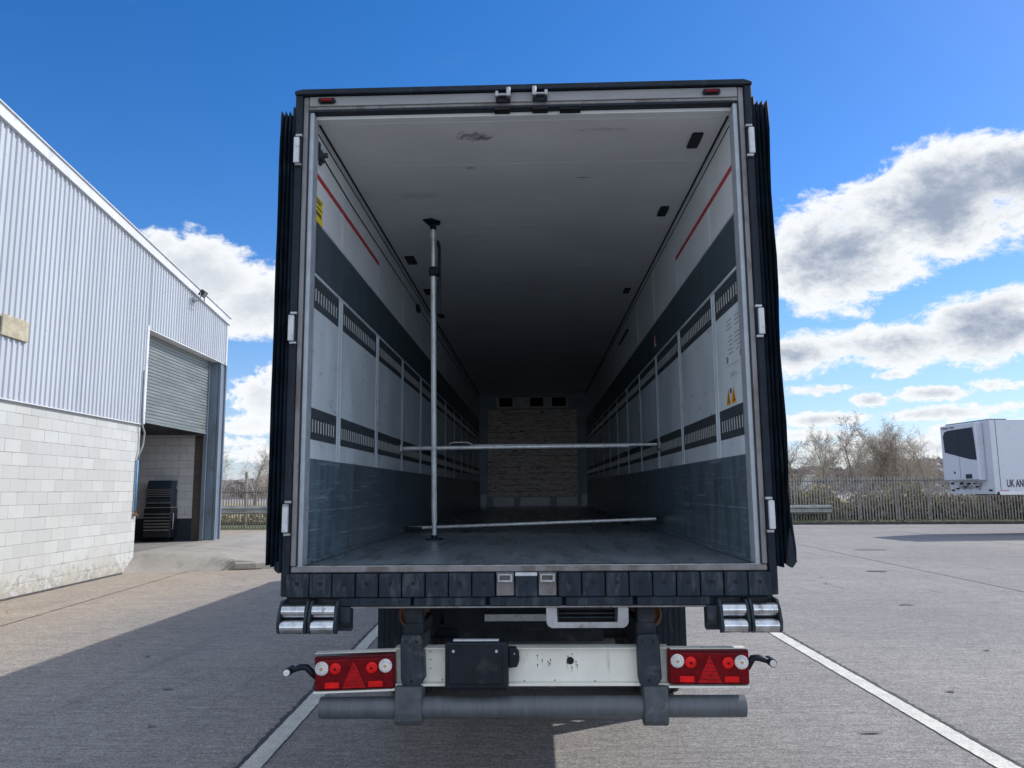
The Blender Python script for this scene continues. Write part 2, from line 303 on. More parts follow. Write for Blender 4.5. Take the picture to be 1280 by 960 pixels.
lens_mat('lens red', (.78, .012, .018)); lens_mat('lens deep red', (.17, .001, .006)); lens_mat('lens bright red', (.80, .014, .016), 50)
lens_mat('lens clear', (.80, .80, .80), 55)
def emis():
    # the reflector triangle
    lens_mat('reflector', (.44, .004, .008), 160)
emis()

# ---------------------------------------------------------------- mesh helpers
class MB:
    def __init__(s): s.b = bmesh.new(); s.mi = 0
    def _tag(s, faces, smooth=False):
        for f in faces: f.material_index = s.mi; f.smooth = smooth
    def box(s, a, b, bev=0., seg=1, mtx=None):
        lo = [min(p, q) for p, q in zip(a, b)]; hi = [max(p, q) for p, q in zip(a, b)]
        bm = bmesh.new(); bmesh.ops.create_cube(bm, size=1)
        for v in bm.verts: v.co = Vector([lo[i]+(v.co[i]+.5)*(hi[i]-lo[i]) for i in range(3)])
        if bev: bmesh.ops.bevel(bm, geom=bm.edges[:], offset=bev, segments=seg, affect='EDGES', profile=.5)
        s._merge(bm, mtx, False); return s
    def _merge(s, bm, mtx=None, smooth=False):
        vm = {}
        for v in bm.verts: vm[v] = s.b.verts.new(mtx @ v.co if mtx else v.co)
        for f in bm.faces:
            try:
                g = s.b.faces.new([vm[v] for v in f.verts]); g.material_index = s.mi; g.smooth = smooth
            except ValueError: pass
        bm.free()
    def poly(s, pts):
        vs = [s.b.verts.new(p) for p in pts]; f = s.b.faces.new(vs); f.material_index = s.mi; return s
    def prism(s, pts, d, bev=0.):
        """extrude planar 3D polygon by vector d"""
        bm = bmesh.new(); a = [bm.verts.new(p) for p in pts]; c = [bm.verts.new(Vector(p)+Vector(d)) for p in pts]; n = len(pts)
        bm.faces.new(a); bm.faces.new(c[::-1])
        for i in range(n): bm.faces.new((a[i], c[i], c[(i+1) % n], a[(i+1) % n]))
        bmesh.ops.recalc_face_normals(bm, faces=bm.faces[:])
        if bev: bmesh.ops.bevel(bm, geom=bm.edges[:], offset=bev, segments=1, affect='EDGES')
        s._merge(bm); return s
    def cyl(s, p, q, r, r2=None, n=16, caps=True, smooth=True):
        p = Vector(p); q = Vector(q); r2 = r if r2 is None else r2; ax = (q-p).normalized()
        u = ax.orthogonal().normalized(); w = ax.cross(u); A = []; B = []
        for i in range(n):
            t = 2*pi*i/n; dd = u*cos(t)+w*sin(t); A.append(s.b.verts.new(p+dd*r)); B.append(s.b.verts.new(q+dd*r2))
        for i in range(n):
            f = s.b.faces.new((A[i], A[(i+1) % n], B[(i+1) % n], B[i])); f.smooth = smooth; f.material_index = s.mi
        if caps:
            A = [s.b.verts.new(v.co) for v in A]; B = [s.b.verts.new(v.co) for v in B]
            f = s.b.faces.new(A[::-1]); f.material_index = s.mi; f = s.b.faces.new(B); f.material_index = s.mi
        return s
    def pipe(s, pts, r, n=8):
        pts = [Vector(p) for p in pts]; prev = None
        for i, p in enumerate(pts):
            t = (pts[min(i+1, len(pts)-1)]-pts[max(i-1, 0)]).normalized()
            if i == 0: u = t.orthogonal().normalized()
            else: u = (u-t*u.dot(t)).normalized()
            w = t.cross(u); rr = r[i] if isinstance(r, (list, tuple)) else r
            ring = [s.b.verts.new(p+(u*cos(2*pi*j/n)+w*sin(2*pi*j/n))*rr) for j in range(n)]
            if prev:
                for j in range(n):
                    f = s.b.faces.new((prev[j], prev[(j+1) % n], ring[(j+1) % n], ring[j])); f.smooth = True; f.material_index = s.mi
            else: f = s.b.faces.new(ring[::-1]); f.material_index = s.mi
            prev = ring
        f = s.b.faces.new(prev); f.material_index = s.mi; return s
    def lathe(s, prof, axis_o, axis='X', n=40, closed=True):
        """prof: list of (along, radius)"""
        o = Vector(axis_o); rings = []
        for (a, r) in prof:
            ring = []
            for i in range(n):
                t = 2*pi*i/n
                v = {'X': (a, r*cos(t), r*sin(t)), 'Y': (r*cos(t), a, r*sin(t)), 'Z': (r*cos(t), r*sin(t), a)}[axis]
                ring.append(s.b.verts.new(o+Vector(v)))
            rings.append(ring)
        for a, b in zip(rings, rings[1:]):
            for i in range(n):
                f = s.b.faces.new((a[i], a[(i+1) % n], b[(i+1) % n], b[i])); f.smooth = True; f.material_index = s.mi
        for ring in (rings[0], rings[-1]):
            try: f = s.b.faces.new(ring); f.material_index = s.mi
            except ValueError: pass
        return s
    def mat(s, i): s.mi = i; return s
    def build(s, name, mats, parent=None, recalc=True, autosmooth=False):
        if recalc: bmesh.ops.recalc_face_normals(s.b, faces=s.b.faces[:])
        me = bpy.data.meshes.new(name); s.b.to_mesh(me); s.b.free()
        for mm in (mats if isinstance(mats, (list, tuple)) else [mats]): me.materials.append(M[mm])
        o = bpy.data.objects.new(name, me); COL.objects.link(o); o.parent = parent; return o

def raw(name, verts, faces, mats, parent=None, idx=None, smooth=False):
    me = bpy.data.meshes.new(name); me.from_pydata(verts, [], faces)
    for mm in (mats if isinstance(mats, (list, tuple)) else [mats]): me.materials.append(M[mm])
    if idx: me.polygons.foreach_set('material_index', idx)
    if smooth: me.polygons.foreach_set('use_smooth', [True]*len(faces))
    me.update(); o = bpy.data.objects.new(name, me); COL.objects.link(o); o.parent = parent; return o
def tag(o, label=None, cat=None, group=None, kind=None):
    if label: o['label'] = label
    if cat: o['category'] = cat
    if group: o['group'] = group
    if kind: o['kind'] = kind
    return o
def empty(name, loc, rz=0.):
    o = bpy.data.objects.new(name, None); COL.objects.link(o); o.location = loc; o.rotation_euler = (0, 0, rz); o.empty_display_size = .2; return o
def boxo(name, a, b, mt, parent, bev=0.): return MB().box(a, b, bev).build(name, mt, parent)
def text(name, body, size, mt, parent, mtx, xscale=1., offset=0., depth=.002):
    cu = bpy.data.curves.new(name, 'FONT'); cu.body = body; cu.size = size; cu.extrude = depth; cu.offset = offset
    t = bpy.data.objects.new(name+'_tmp', cu); COL.objects.link(t); dg = bpy.context.evaluated_depsgraph_get(); dg.update()
    me = bpy.data.meshes.new_from_object(t.evaluated_get(dg)); bpy.data.objects.remove(t); me.name = name
    me.transform(mtx @ Matrix.Diagonal((xscale, 1, 1, 1))); me.materials.clear(); me.materials.append(M[mt])
    o = bpy.data.objects.new(name, me); COL.objects.link(o); o.parent = parent; return o

# ================================================================ SETTING
rnd = random.Random(7)
tag(raw('ground', [(-900, -900, -.03), (900, -900, -.03), (900, 900, -.03), (-900, 900, -.03)], [(0, 1, 2, 3)], 'straw field'), kind='structure')
tag(raw('yard', [(-70, -60, 0), (70, -60, 0), (70, 29.4, 0), (22.44, 32.41, 0), (12.18, 33.27, 0), (-20, 36.0, 0), (-70, 40, 0)], [(0, 1, 2, 3, 4, 5, 6)], 'concrete'), kind='structure')

# kerb line direction on the far side
K0 = Vector((12.18, 33.27, 0)); KD = (Vector((22.44, 32.41, 0))-K0).normalized(); KN = Vector((-KD.y, KD.x, 0))
def kp(s, t, z=0.): v = K0+KD*s+KN*t; return (v.x, v.y, z)
mb = MB(); mb.prism([kp(-9, 0, -.02), kp(-9, .15, -.02), kp(-9, .15, .14), kp(-9, .03, .14), kp(-9, 0, .11)], KD*55); tag(mb.build('kerb', 'kerb'), kind='structure')
vs = []; fs = []; nx = 240; rows = [.15, .5, .9, 1.3, 2.0, 3.0, 4.5]
for i in range(nx+1):
    for j, t in enumerate(rows):
        vs.append(kp(-60+i*.5, t+(rnd.uniform(-.04, .04) if j else 0), (.13 if j else .135)+(rnd.uniform(0, .05) if 0 < j < 6 else 0)-(.12 if j == 6 else 0)))
R_ = len(rows)
for i in range(nx):
    for j in range(R_-1): fs.append((i*R_+j, (i+1)*R_+j, (i+1)*R_+j+1, i*R_+j+1))
tag(raw('verge', vs, fs, 'grass'), kind='structure')

tag(raw('verge', [(-22, 32.75, .02), (-1, 32.45, .02), (-1, 36.5, .10), (-22, 37.5, .10)], [(0, 1, 2, 3)], 'grass'), kind='structure')
def strip(name, pts, w, mt, z, jag=0., step=.08, jag2=None, seed=1):
    """flat strip along a polyline with ragged edges"""
    r = random.Random(seed); vs = []; fs = []; P = [Vector((*p, 0)) for p in pts]
    for a, b in zip(P, P[1:]):
        n = max(2, int((b-a).length/step)); dr = (b-a).normalized(); nn = Vector((-dr.y, dr.x, 0))
        for i in range(n+1):
            c = a.lerp(b, i/n); l = w/2+r.uniform(-jag, jag); q = w/2+r.uniform(-jag, jag)
            vs += [(c.x+nn.x*l, c.y+nn.y*l, z), (c.x-nn.x*q, c.y-nn.y*q, z)]
    for i in range(len(vs)//2-1): fs.append((2*i, 2*i+1, 2*i+3, 2*i+2))
    return raw(name, vs, fs, mt)
tag(strip('road_marking', [(-1.70, -3), (-1.81, 1.04), (-2.06, 8.0), (-2.3, 14)], .135, 'line paint', .008, .003, .05, seed=3), kind='structure')
tag(strip('road_marking', [(3.13, -3), (3.01, 1.1), (2.955, 5.74), (2.87, 13)], .145, 'line paint', .008, .004, .05, seed=4), kind='structure')
tag(strip('tar_seam', [(-1.80, -3), (-1.905, 1.04), (-2.15, 8.0)], .04, 'tar', .004, .014, .04, seed=5), kind='structure')
tag(strip('tar_seam', [(3.24, -3), (3.115, 1.1), (3.06, 5.74), (2.98, 13)], .035, 'tar', .004, .014, .04, seed=6), kind='structure')
tag(strip('slab_joint', [(-7.0, -2), (-7.19, 6.34), (-7.5, 9.8), (-7.82, 13.35)], .022, 'joint', .004, .006, seed=7), kind='structure')
tag(strip('slab_joint', [(8.19, -2), (8.19, 9.29), (8.19, 15.17), (8.3, 33)], .022, 'joint', .004, .005, seed=8), kind='structure')
tag(strip('slab_joint', [(2.0, 15.5), (8.19, 15.7), (30, 16.2)], .016, 'joint', .008, .005, seed=9), kind='structure')
tag(strip('slab_joint', [(3.2, 9.2), (8.15, 9.3), (26, 9.6)], .008, 'joint', .004, .003, seed=10), kind='structure')
tag(strip('slab_joint', [(14.4, -2), (14.4, 30)], .018, 'joint', .012, .005, seed=10), kind='structure')

mat('oil', (.12, .115, .112), .6, var=.3, scale=20)
mat('patch', (.20, .19, .18), .9, var=.2, scale=25, bump=.3)
def blob(name, cx, cy, rx, ry, seed, mt, z):
    r = random.Random(seed); n = 26; ph = [r.random()*6 for _ in range(4)]
    pts = []
    for i in range(n):
        t = 2*pi*i/n; q = 1+.22*sin(2*t+ph[0])+.15*sin(3*t+ph[1])+.10*sin(5*t+ph[2])+.07*sin(9*t+ph[3]); pts.append((cx+rx*q*cos(t), cy+ry*q*sin(t), z))
    return tag(raw(name, pts, [tuple(range(n))], mt), kind='structure')
for i, (cx, cy, rx, ry) in enumerate(((3.62, 2.9, .05, .02), (4.9, 4.6, .035, .03), (2.45, 1.75, .09, .018), (5.6, 7.9, .10, .05), (-3.3, 3.0, .04, .03), (-4.2, 4.4, .03, .03), (7.2, 12.6, .25, .10), (-2.9, 1.9, .03, .02), (4.1, 2.1, .025, .02), (9.4, 18.2, .4, .12), (3.9, 8.8, .06, .03))):
    blob('oil_stain', cx, cy, rx, ry, i, 'oil', .012)
# raised concrete apron in front of the roller door
def front(x):
    pts = [(-9.35, 12.75), (-8.9, 13.02), (-7.6, 13.45), (-6.8, 13.72), (-5.8, 13.95), (-4.0, 14.3)]
    for (a, b), (c, e) in zip(pts, pts[1:]):
        if x <= c: return b+(e-b)*(x-a)/(c-a)
    return pts[-1][1]
def top(x, y):
    t = min(1, max(0, (-x-4.0)/4.6)); h = .385*t**1.15
    if y > 22: h *= max(.12, 1-(y-22)/11)
    return h
vs = []; fs = []; X = [-9.35+i*.09 for i in range(60)]; Sx = [0, .08, .16, .3, .45, .6, .68, .8, 1.2, 2, 3, 4.5, 6, 8, 10, 13, 16, 19]
r = random.Random(11)
for x in X:
    for s_ in Sx:
        rl = .66 if x < -7.55 else max(.09, .66-(x+7.55)*.95)
        y = front(x)+s_; t = min(1, s_/rl); t = t*t*(3-2*t)*.35+t*.65
        z = top(x, y)*t + (r.uniform(-.004, .004) if 0 < s_ < 3 else 0)
        if s_ == 0: z = -.01
        vs.append((x-.055*max(0, y-13)*(1 if x < -8 else .3), y, z))
n_ = len(Sx)
for i in range(len(X)-1):
    for j in range(n_-1): fs.append((i*n_+j, (i+1)*n_+j, (i+1)*n_+j+1, i*n_+j+1))
tag(raw('apron', vs, fs, 'apron concrete'), kind='structure')
# cracked lump of concrete at the apron's edge and the dark joints beside it
tag(MB().prism([(-6.86, 13.62, 0), (-6.42, 13.72, 0), (-6.22, 13.92, 0), (-6.36, 14.22, 0), (-6.9, 14.18, 0), (-6.98, 13.9, 0)], (0, 0, .165), .03).build('broken_slab', 'apron concrete'), 'broken lump of concrete at the edge of the raised apron', 'concrete lump')
tag(strip('apron_crack', [(-6.93, 13.60), (-7.0, 13.85), (-6.93, 14.2)], .045, 'joint', .175, .014, .05, seed=21), kind='structure')
tag(strip('apron_crack', [(-7.82, 13.36), (-7.4, 13.45), (-7.0, 13.55)], .018, 'joint', .02, .006, .05, seed=22), kind='structure')
tag(MB().box((-6.18, 13.93, 0), (-4.6, 14.2, .075), .01).build('edge_strip', 'joint'), 'dark step at the broken edge of the concrete apron', 'step')

# ================================================================ SEMI TRAILER (the open one)
FZ = 1.37; HZ = 3.93; LEN = 13.47
T = tag(empty('semi_trailer', (0, 0, 0)), 'refrigerated semi trailer seen from behind with both rear doors folded open, empty inside', 'trailer')
fl = boxo('floor', (-1.229, .03, 1.25), (1.229, LEN, FZ), 'trailer floor', T)
boxo('underfloor', (-1.28, .1, 1.185), (1.28, LEN, 1.249), 'chassis', T)
ce = boxo('ceiling', (-1.229, .12, HZ), (1.229, LEN, 4.05), 'ceiling lining', T)
mb = MB()
for i in range(11): mb.box((-1.2, .72+1.2*i-.002, HZ-.0010), (1.2, .72+1.2*i+.002, HZ+.01))
mb.build('ceiling_seam', 'wall lining', ce)
for s_ in (-1, 1): boxo('ceiling_track', (s_*1.200, .12, HZ-.004), (s_*1.213, LEN-.05, HZ+.01), 'black hole', ce)
roof = boxo('roof', (-1.30, .05, 4.052), (1.30, 13.6, 4.085), 'body white', T, .01)
for (x, y0, y1) in ((1.077, .32, .53), (1.08, 1.56, 1.77)):
    mb = MB(); pts = []
    for i in range(20):
        t = 2*pi*i/20; cx = .035*max(-1, min(1, 1.5*cos(t))); cy = (y1-y0)/2*max(-1, min(1, 1.25*sin(t))); pts.append((x+cx, (y0+y1)/2+cy, HZ-.008))
    mb.prism(pts, (0, 0, .02)); mb.build('ceiling_light', 'black plastic' if y0 < 1 else 'rubber', ce)
for (x, y, rx, ry) in ((-1.10, 2.84, .045, .12), (-1.10, 4.02, .04, .11), (1.08, 4.1, .035, .1), (.41, .98, .05, .012), (-1.10, 5.2, .04, .1)):
    if y < 1: continue
    MB().box((x-rx, y-ry, HZ-.012), (x+rx, y+ry, HZ+.01), .005).build('ceiling_pad', 'black plastic', ce)
# scuffs on the ceiling
_k = NT(M['ceiling lining'].node_tree); _b = _k.n['Principled BSDF']; _c = _b.inputs['Base Color'].links[0].from_socket
_co = _k.new('ShaderNodeTexCoord').outputs['Object']
for (cx, cy, rx, ry, am, thr) in ((-.30, .31, .16, .10, .75, .50), (-.24, .34, .05, .04, .8, .42), (.41, .975, .06, .012, .8, .35), (-.36, .78, .06, .03, .6, .5), (.5, .25, .3, .03, .3, .5)):
    q_ = _k.v('MULTIPLY', _k.v('SUBTRACT', _co, (cx, cy, HZ)), (1/rx, 1/ry, 0)); g_ = _k.m('SUBTRACT', 1.0, _k.v('DOT_PRODUCT', q_, q_), clamp=True)
    n_s = _k.noise(_co, 26, 6, .7); f_s = _k.m('MULTIPLY', _k.sm(_k.m('ADD', _k.m('MULTIPLY', g_, .3), n_s), thr+.1, thr+.35, 0, am), _k.sm(g_, 0, .4))
    _c = _k.mix(f_s, _c, (.17, .165, .16))
_k.put(_b.inputs['Base Color'], _c)

bays = [(.06, .735)]
y = .855
while y+1.08 < LEN: bays.append((y, y+1.08)); y += 1.2
if y < LEN-.2: bays.append((y, LEN-.03))
for sgn in (-1, 1):
    X0 = sgn*1.23; IN = -sgn      # inward direction
    w = boxo('side_wall', (X0, .05, 1.252), (sgn*1.297, 13.6, 4.05), 'wall lining', T); 
    boxo('outer_skin', (sgn*1.2972, .05, 1.19), (sgn*1.3022, 13.6, 4.05), 'body white', w)
    boxo('upper_lining', (X0, .055, 3.365), (X0+IN*.004, LEN, HZ-.001), 'upper lining', w)
    boxo('dark_band', (X0, .056, 3.045), (X0+IN*.005, LEN, 3.352), 'dark band', w)
    boxo('wall_track', (X0+IN*.004, .09, 3.888), (X0+IN*.0065, LEN-.05, 3.898), 'black hole', w)
    boxo('kick_panel', (X0, .07, FZ+.001), (X0+IN*.007, LEN, 1.955), 'kick panel', w)
    kb = MB()
    for z in (1.655, 1.83, 1.50, 1.42): kb.box((X0+IN*.007, .07, z), (X0+IN*.0075, LEN, z+.003 if z != 1.655 else z+.005))
    kb.build('kick_groove', 'groove edge', w)
    boxo('rub_rail', (X0, .06, 3.027), (X0+IN*.005, LEN, 3.040), 'wall lining', w)
    boxo('skirting', (X0, .12, FZ+.0012), (X0+IN*.03, LEN-.02, FZ+.018), 'kick panel', w, .004)
    boxo('red_stripe', (X0+IN*.004, .055, 3.617), (X0+IN*.0055, 1.985, 3.652), 'red stripe', w)
    for yb in [.79+1.2*i for i in range(11)]:
        sm = MB()
        for dy in (-.035, .035): sm.box((X0+IN*.001, yb+dy-.002, 1.957), (X0+IN*.0035, yb+dy+.002, 3.026))
        sm.box((X0+IN*.004, yb-.003, 3.36), (X0+IN*.0055, yb+.003, HZ-.05)); sm.box((X0+IN*.004, yb-.045, 3.36), (X0+IN*.005, yb-.042, HZ-.05))
        sm.build('wall_rib', 'wall lining', w)
    for (y0, y1) in bays:
        for (z0, z1) in ((2.835, 3.022), (2.065, 2.248)):
            p = MB(); p.box((X0, y0, z0), (X0+IN*.002, y1, z1)); p.mat(1)
            n = max(3, int((y1-y0-.02)/.0585)); zc = (z0+z1)/2-.012
            for j in range(n):
                yy = y0+.02+j*.0585
                p.box((X0+IN*.002, yy, zc-.036), (X0+IN*.0035, yy+.017, zc+.036))
            p.build('slot_panel', ['slot panel', 'slot bright'], w)
# latch and cable on the left wall
lw = [o for o in T.children if o.name.startswith('side_wall')][0]; rw = [o for o in T.children if o.name.startswith('side_wall')][1]
mb = MB(); mb.box((-1.226, .14, 3.735), (-1.20, .23, 3.80), .008); mb.box((-1.226, .12, 3.80), (-1.206, .16, 3.835), .006); mb.cyl((-1.20, .185, 3.77), (-1.175, .185, 3.77), .016); mb.box((-1.226, .175, 3.71), (-1.208, .20, 3.735), .004)
mb.build('latch', 'bracket', lw)
MB().pipe([(-1.222, .22, 3.79), (-1.222, 1.0, 3.768), (-1.222, 2.4, 3.775), (-1.222, 4.1, 3.785), (-1.222, 13, 3.785)], .004, 6).build('cable', 'black plastic', lw)
MB().box((-1.226, 3.95, 3.70), (-1.19, 4.08, 3.78), .01).build('latch', 'bracket', lw)
MB().box((1.226, 5.2, 3.70), (1.20, 6.2, 3.73), .01).build('cable_clip', 'bracket', rw)
# stickers
def wallrect(mb, X, y0, y1, z0, z1, th=.0015):
    mb.box((X, y0, z0), (X+(th if X < 0 else -th), y1, z1))
yl = MB(); wallrect(yl, -1.2255, .082, .285, 3.355, 3.51, .002); yl.mat(1)
for z, a, b in ((3.487, .10, .26), (3.470, .12, .24), (3.44, .10, .27)): wallrect(yl, -1.2235, a, b, z, z+.008)
for q in range(6): wallrect(yl, -1.2235, .10+q*.028, .118+q*.028, 3.395, 3.42)
yl.build('yellow_label', ['yellow label', 'ink'], lw)['label'] = 'small yellow label with dark lettering'
sh = MB(); r = random.Random(5)
wallrect(sh, 1.228, .13, .50, 2.50, 2.80, .0012); sh.mat(1)
for c0 in (.16, .34):
    for q in range(9):
        if q in (3,): continue
        wallrect(sh, 1.2268, c0, c0+r.uniform(.06, .13), 2.765-q*.025, 2.769-q*.025)
for yy in (.47, .17):
    pts = [(1.2262, yy+.022*cos(2*pi*i/16), 2.535+.022*sin(2*pi*i/16)) for i in range(16)]; sh.prism(pts, (.001, 0, 0))
sh.build('data_sheet', ['wall lining', 'faint ink'], rw)
ws = MB()
for yc in (.49, .37):
    ws.mat(0); ws.prism([(1.2275, yc-.052, 2.268), (1.2275, yc+.052, 2.268), (1.2275, yc, 2.365)], (-.001, 0, 0))
    ws.mat(1); ws.prism([(1.2258, yc-.030, 2.280), (1.2258, yc+.030, 2.280), (1.2258, yc, 2.335)], (.0007, 0, 0))
    ws.mat(0); ws.prism([(1.2252, yc-.020, 2.286), (1.2252, yc+.020, 2.286), (1.2252, yc, 2.322)], (.0006, 0, 0))
    ws.mat(1); wallrect(ws, 1.2248, yc-.003, yc+.003, 2.290, 2.310, .0004)
ws.mat(2); ws.prism([(1.2262, .43+.017*cos(2*pi*i/14), 2.345+.017*sin(2*pi*i/14)) for i in range(14)], (-.001, 0, 0))
ws.build('warning_sticker', ['orange sign', 'ink', 'blue dot'], rw)['label'] = 'pair of orange warning triangles'
em = MB(); wallrect(em, 1.2248, 3.12, 3.22, 3.13, 3.23, .001); em.mat(1); wallrect(em, 1.2236, 3.11, 3.17, 3.15, 3.25, .001); em.build('sticker', ['white paper', 'red stripe'], rw)
cs = MB(); r_ = .014
wallrect(cs, -1.2215, .11, .122, 1.645, 1.685); wallrect(cs, -1.2215, .11, .15, 1.677, 1.688); wallrect(cs, -1.2215, .12, .145, 1.643, 1.652); wallrect(cs, -1.2215, .112, .135, 1.59, 1.612)
cs.build('chalk_mark', 'white paper', lw)

# bulkhead at the front end
bh = boxo('bulkhead', (-1.229, LEN+.001, FZ), (1.229, 13.60, HZ), 'bulkhead', T)
boxo('stop_board', (-1.03, LEN-.05, 1.615), (1.01, LEN-.001, 3.585), 'stopboard', bh)
g = MB(); g.box((-.84, LEN-.04, 3.62), (.81, LEN-.002, 3.875), .004); g.mat(1)
for a, b in ((-.76, -.46), (-.05, .25), (.45, .77)): g.box((a, LEN-.046, 3.66), (b, LEN-.041, 3.86))
g.build('air_grille', ['grille grey', 'black hole'], bh)
for a, b in ((-1.20, -1.06), (-.91, -.45), (-.30, .37), (.52, 1.0), (1.09, 1.22)): boxo('foot_panel', (a, LEN-.035, 1.40), (b, LEN-.001, 1.60 if abs(a) < 1 and b < 1.05 else 1.66), 'hinge white', bh, .004)
for a, b in ((-1.225, -1.06), (1.04, 1.225)): boxo('corner_post', (a, LEN-.03, 1.67), (b, LEN-.001, 3.9), 'bulkhead', bh, .006)

# rear frame
RF = MB()
for s_ in (-1, 1): RF.box((s_*1.236, -.002, 1.371), (s_*1.268, .055, 4.045), .004)
RF.box((-1.2355, 0.002, 3.965), (1.2355, .055, 4.045), .004)
RF.box((-1.262, -.012, 1.338), (1.262, .05, 1.369), .005)
rf = RF.build('rear_frame', 'frame metal', T)
boxo('header_panel', (-1.233, -.006, 3.985), (1.233, .001, 4.043), 'header metal', rf, .002)
boxo('header_gasket', (-1.234, .0, 3.952), (1.234, .06, 3.964), 'rubber', rf)
boxo('header_lip', (-1.228, .055, 3.932), (1.228, .118, 3.951), 'upper lining', rf)
for s_ in (-1, 1):
    boxo('jamb_trim', (s_*1.2345, .004, 1.372), (s_*1.206, .10, 3.951), 'jamb trim', rf, .003)
    boxo('jamb_gasket', (s_*1.2352, -.004, 1.375), (s_*1.2295, .003, 3.96), 'rubber', rf)
boxo('sill_edge', (-1.232, .0, 1.3695), (1.232, .032, 1.3735), 'galvanised', rf)
boxo('sill_gap', (-1.20, .05, 1.3702), (1.20, .075, 1.3722), 'black hole', rf)
for a, b in ((-.16, -.07), (.06, .15), (.22, .34)):
    boxo('keeper_slot', (a, -.004, 3.940 if a < .2 else 3.936), (b, .052, 3.958 if a < .2 else 3.944), 'black hole', rf)
# rubber edge round the frame
for s_ in (-1, 1):
    mb = MB(); mb.box((s_*1.269, -.018, 1.215), (s_*1.312, .10, 4.05), .006)
    mb.mat(1)
    for i in range(15): mb.cyl((s_*1.29, -.0195, 1.27+i*.187), (s_*1.29, -.0175, 1.27+i*.187), .0065, n=8)
    mb.build('edge_seal', ['rubber', 'black hole'], rf)
MB().prism([(-1.314, -.03, 4.048), (1.314, -.03, 4.048), (1.314, -.03, 4.064), (1.27, -.03, 4.08), (-1.27, -.03, 4.08), (-1.314, -.03, 4.07)], (0, .14, 0), .003).build('top_seal', 'rubber', rf)
# hinges
for s_ in (-1, 1):
    for z0, z1 in ((3.63, 3.785), (2.595, 2.742), (1.552, 1.703)):
        h = MB(); h.box((s_*1.277, -.042, z0), (s_*1.309, -.019, z1), .006, 2); hh = h.build('hinge_cover', 'hinge white', T)
        boxo('hinge_knuckle', (s_*1.262, -.04, z0-.018), (s_*1.30, -.0185, z0-.003), 'galvanised', hh, .003); boxo('hinge_knuckle', (s_*1.262, -.04, z1+.003), (s_*1.30, -.0185, z1+.018), 'galvanised', hh, .003)
# door locking keepers
def keeper(x, z, flip):
    mb = MB(); mb.box((x-.042, -.022, z-.028), (x+.042, -.007, z+.022), .004); mb.mat(1)
    f = 1 if flip else -1
    mb.box((x+f*-.044, -.062, z-.012), (x+f*-.020, -.012, z+.045), .005); mb.box((x+f*.026, -.05, z-.006), (x+f*.044, -.012, z+.028), .004); mb.cyl((x-.04, -.04, z+.006), (x+.04, -.04, z+.006), .007)
    mb.build('lock_keeper', ['black plastic', 'galvanised'], rf)
keeper(-.107, 4.005, False); keeper(.105, 4.008, True)
# top marker lights
for x in (-1.13, 1.085):
    mb = MB(); mb.cyl((x-.035, -.012, 4.013), (x+.035, -.012, 4.013), .0165, n=14)
    for s_ in (-1, 1): mb.cyl((x+s_*.035, -.008, 4.013), (x+s_*.035, -.022, 4.013), .016, n=14)
    mk = mb.build('marker_light', 'black plastic', T)
    MB().box((x-.035, -.034, 4.003), (x+.035, -.0285, 4.022), .003).build('lens', 'lens deep red', mk)

# folded doors: leaf along the side, ribbed rubber on the edge that faces backwards
for s_ in (-1, 1):
    dl = MB(); dl.box((s_*1.325, .06, 1.41), (s_*1.400, 1.27, 3.93), .006); dr = dl.build('rear_door', 'body white', T)
    for i, (x, zt, zb) in enumerate(((1.320, 3.985, 1.36), (1.342, 3.955, 1.355), (1.366, 3.955, 1.372), (1.391, 3.958, 1.38))):
        g = MB(); w = .012
        bo = 0.0
        N = 14; prev = None
        for j in range(N+1):
            z = zb+(zt-zb)*j/N
            flare = (.018*max(0, 1-j/1.6)+.006*sin(j*1.3+i)) if s_ > 0 and i == 3 else .0012*sin(j*1.7+i*2)
            cx = s_*(x+flare)
            tip = .010 if j < N else .0
            ring = [(cx-w, .06, z-(.015 if j == N else 0)), (cx-w*.75, -.005, z-(.012 if j == N else 0)), (cx, -.034+(.02 if j == N else 0), z), (cx+w*.75, -.005, z-(.02 if j == N else 0)), (cx+w, .06, z-(.02 if j == N else 0))]
            rv = [g.b.verts.new(q) for q in ring]
            if prev:
                for a in range(5): 
                    f = g.b.faces.new((prev[a], prev[(a+1) % 5], rv[(a+1) % 5], rv[a])); f.smooth = False
            else: g.b.faces.new(rv[::-1])
            prev = rv
        g.b.faces.new(prev)
        g.build('door_seal', 'rubber', dr)
    # torn rubber foot of the seal
    tn = MB(); x = 1.385
    if s_ > 0: tn.prism([(1.355, -.03, 1.375), (1.385, -.035, 1.352), (1.402, -.035, 1.372), (1.411, -.03, 1.40), (1.412, -.03, 1.45), (1.402, -.02, 1.60), (1.38, -.02, 1.55)], (0, .05, 0), .003)
    else: tn.prism([(-1.345, -.02, 1.35), (-1.322, -.02, 1.335), (-1.318, -.02, 1.345), (-1.318, -.02, 1.40), (-1.34, -.02, 1.40)], (0, .04, 0), .003)
    tn.build('torn_lip', 'rubber', dr)
    lk = MB(); lk.cyl((s_*1.415, .25, 1.45), (s_*1.415, .25, 3.9), .014); lk.cyl((s_*1.415, .8, 1.45), (s_*1.415, .8, 3.9), .014); lk.build('lock_rod', 'galvanised', dr)

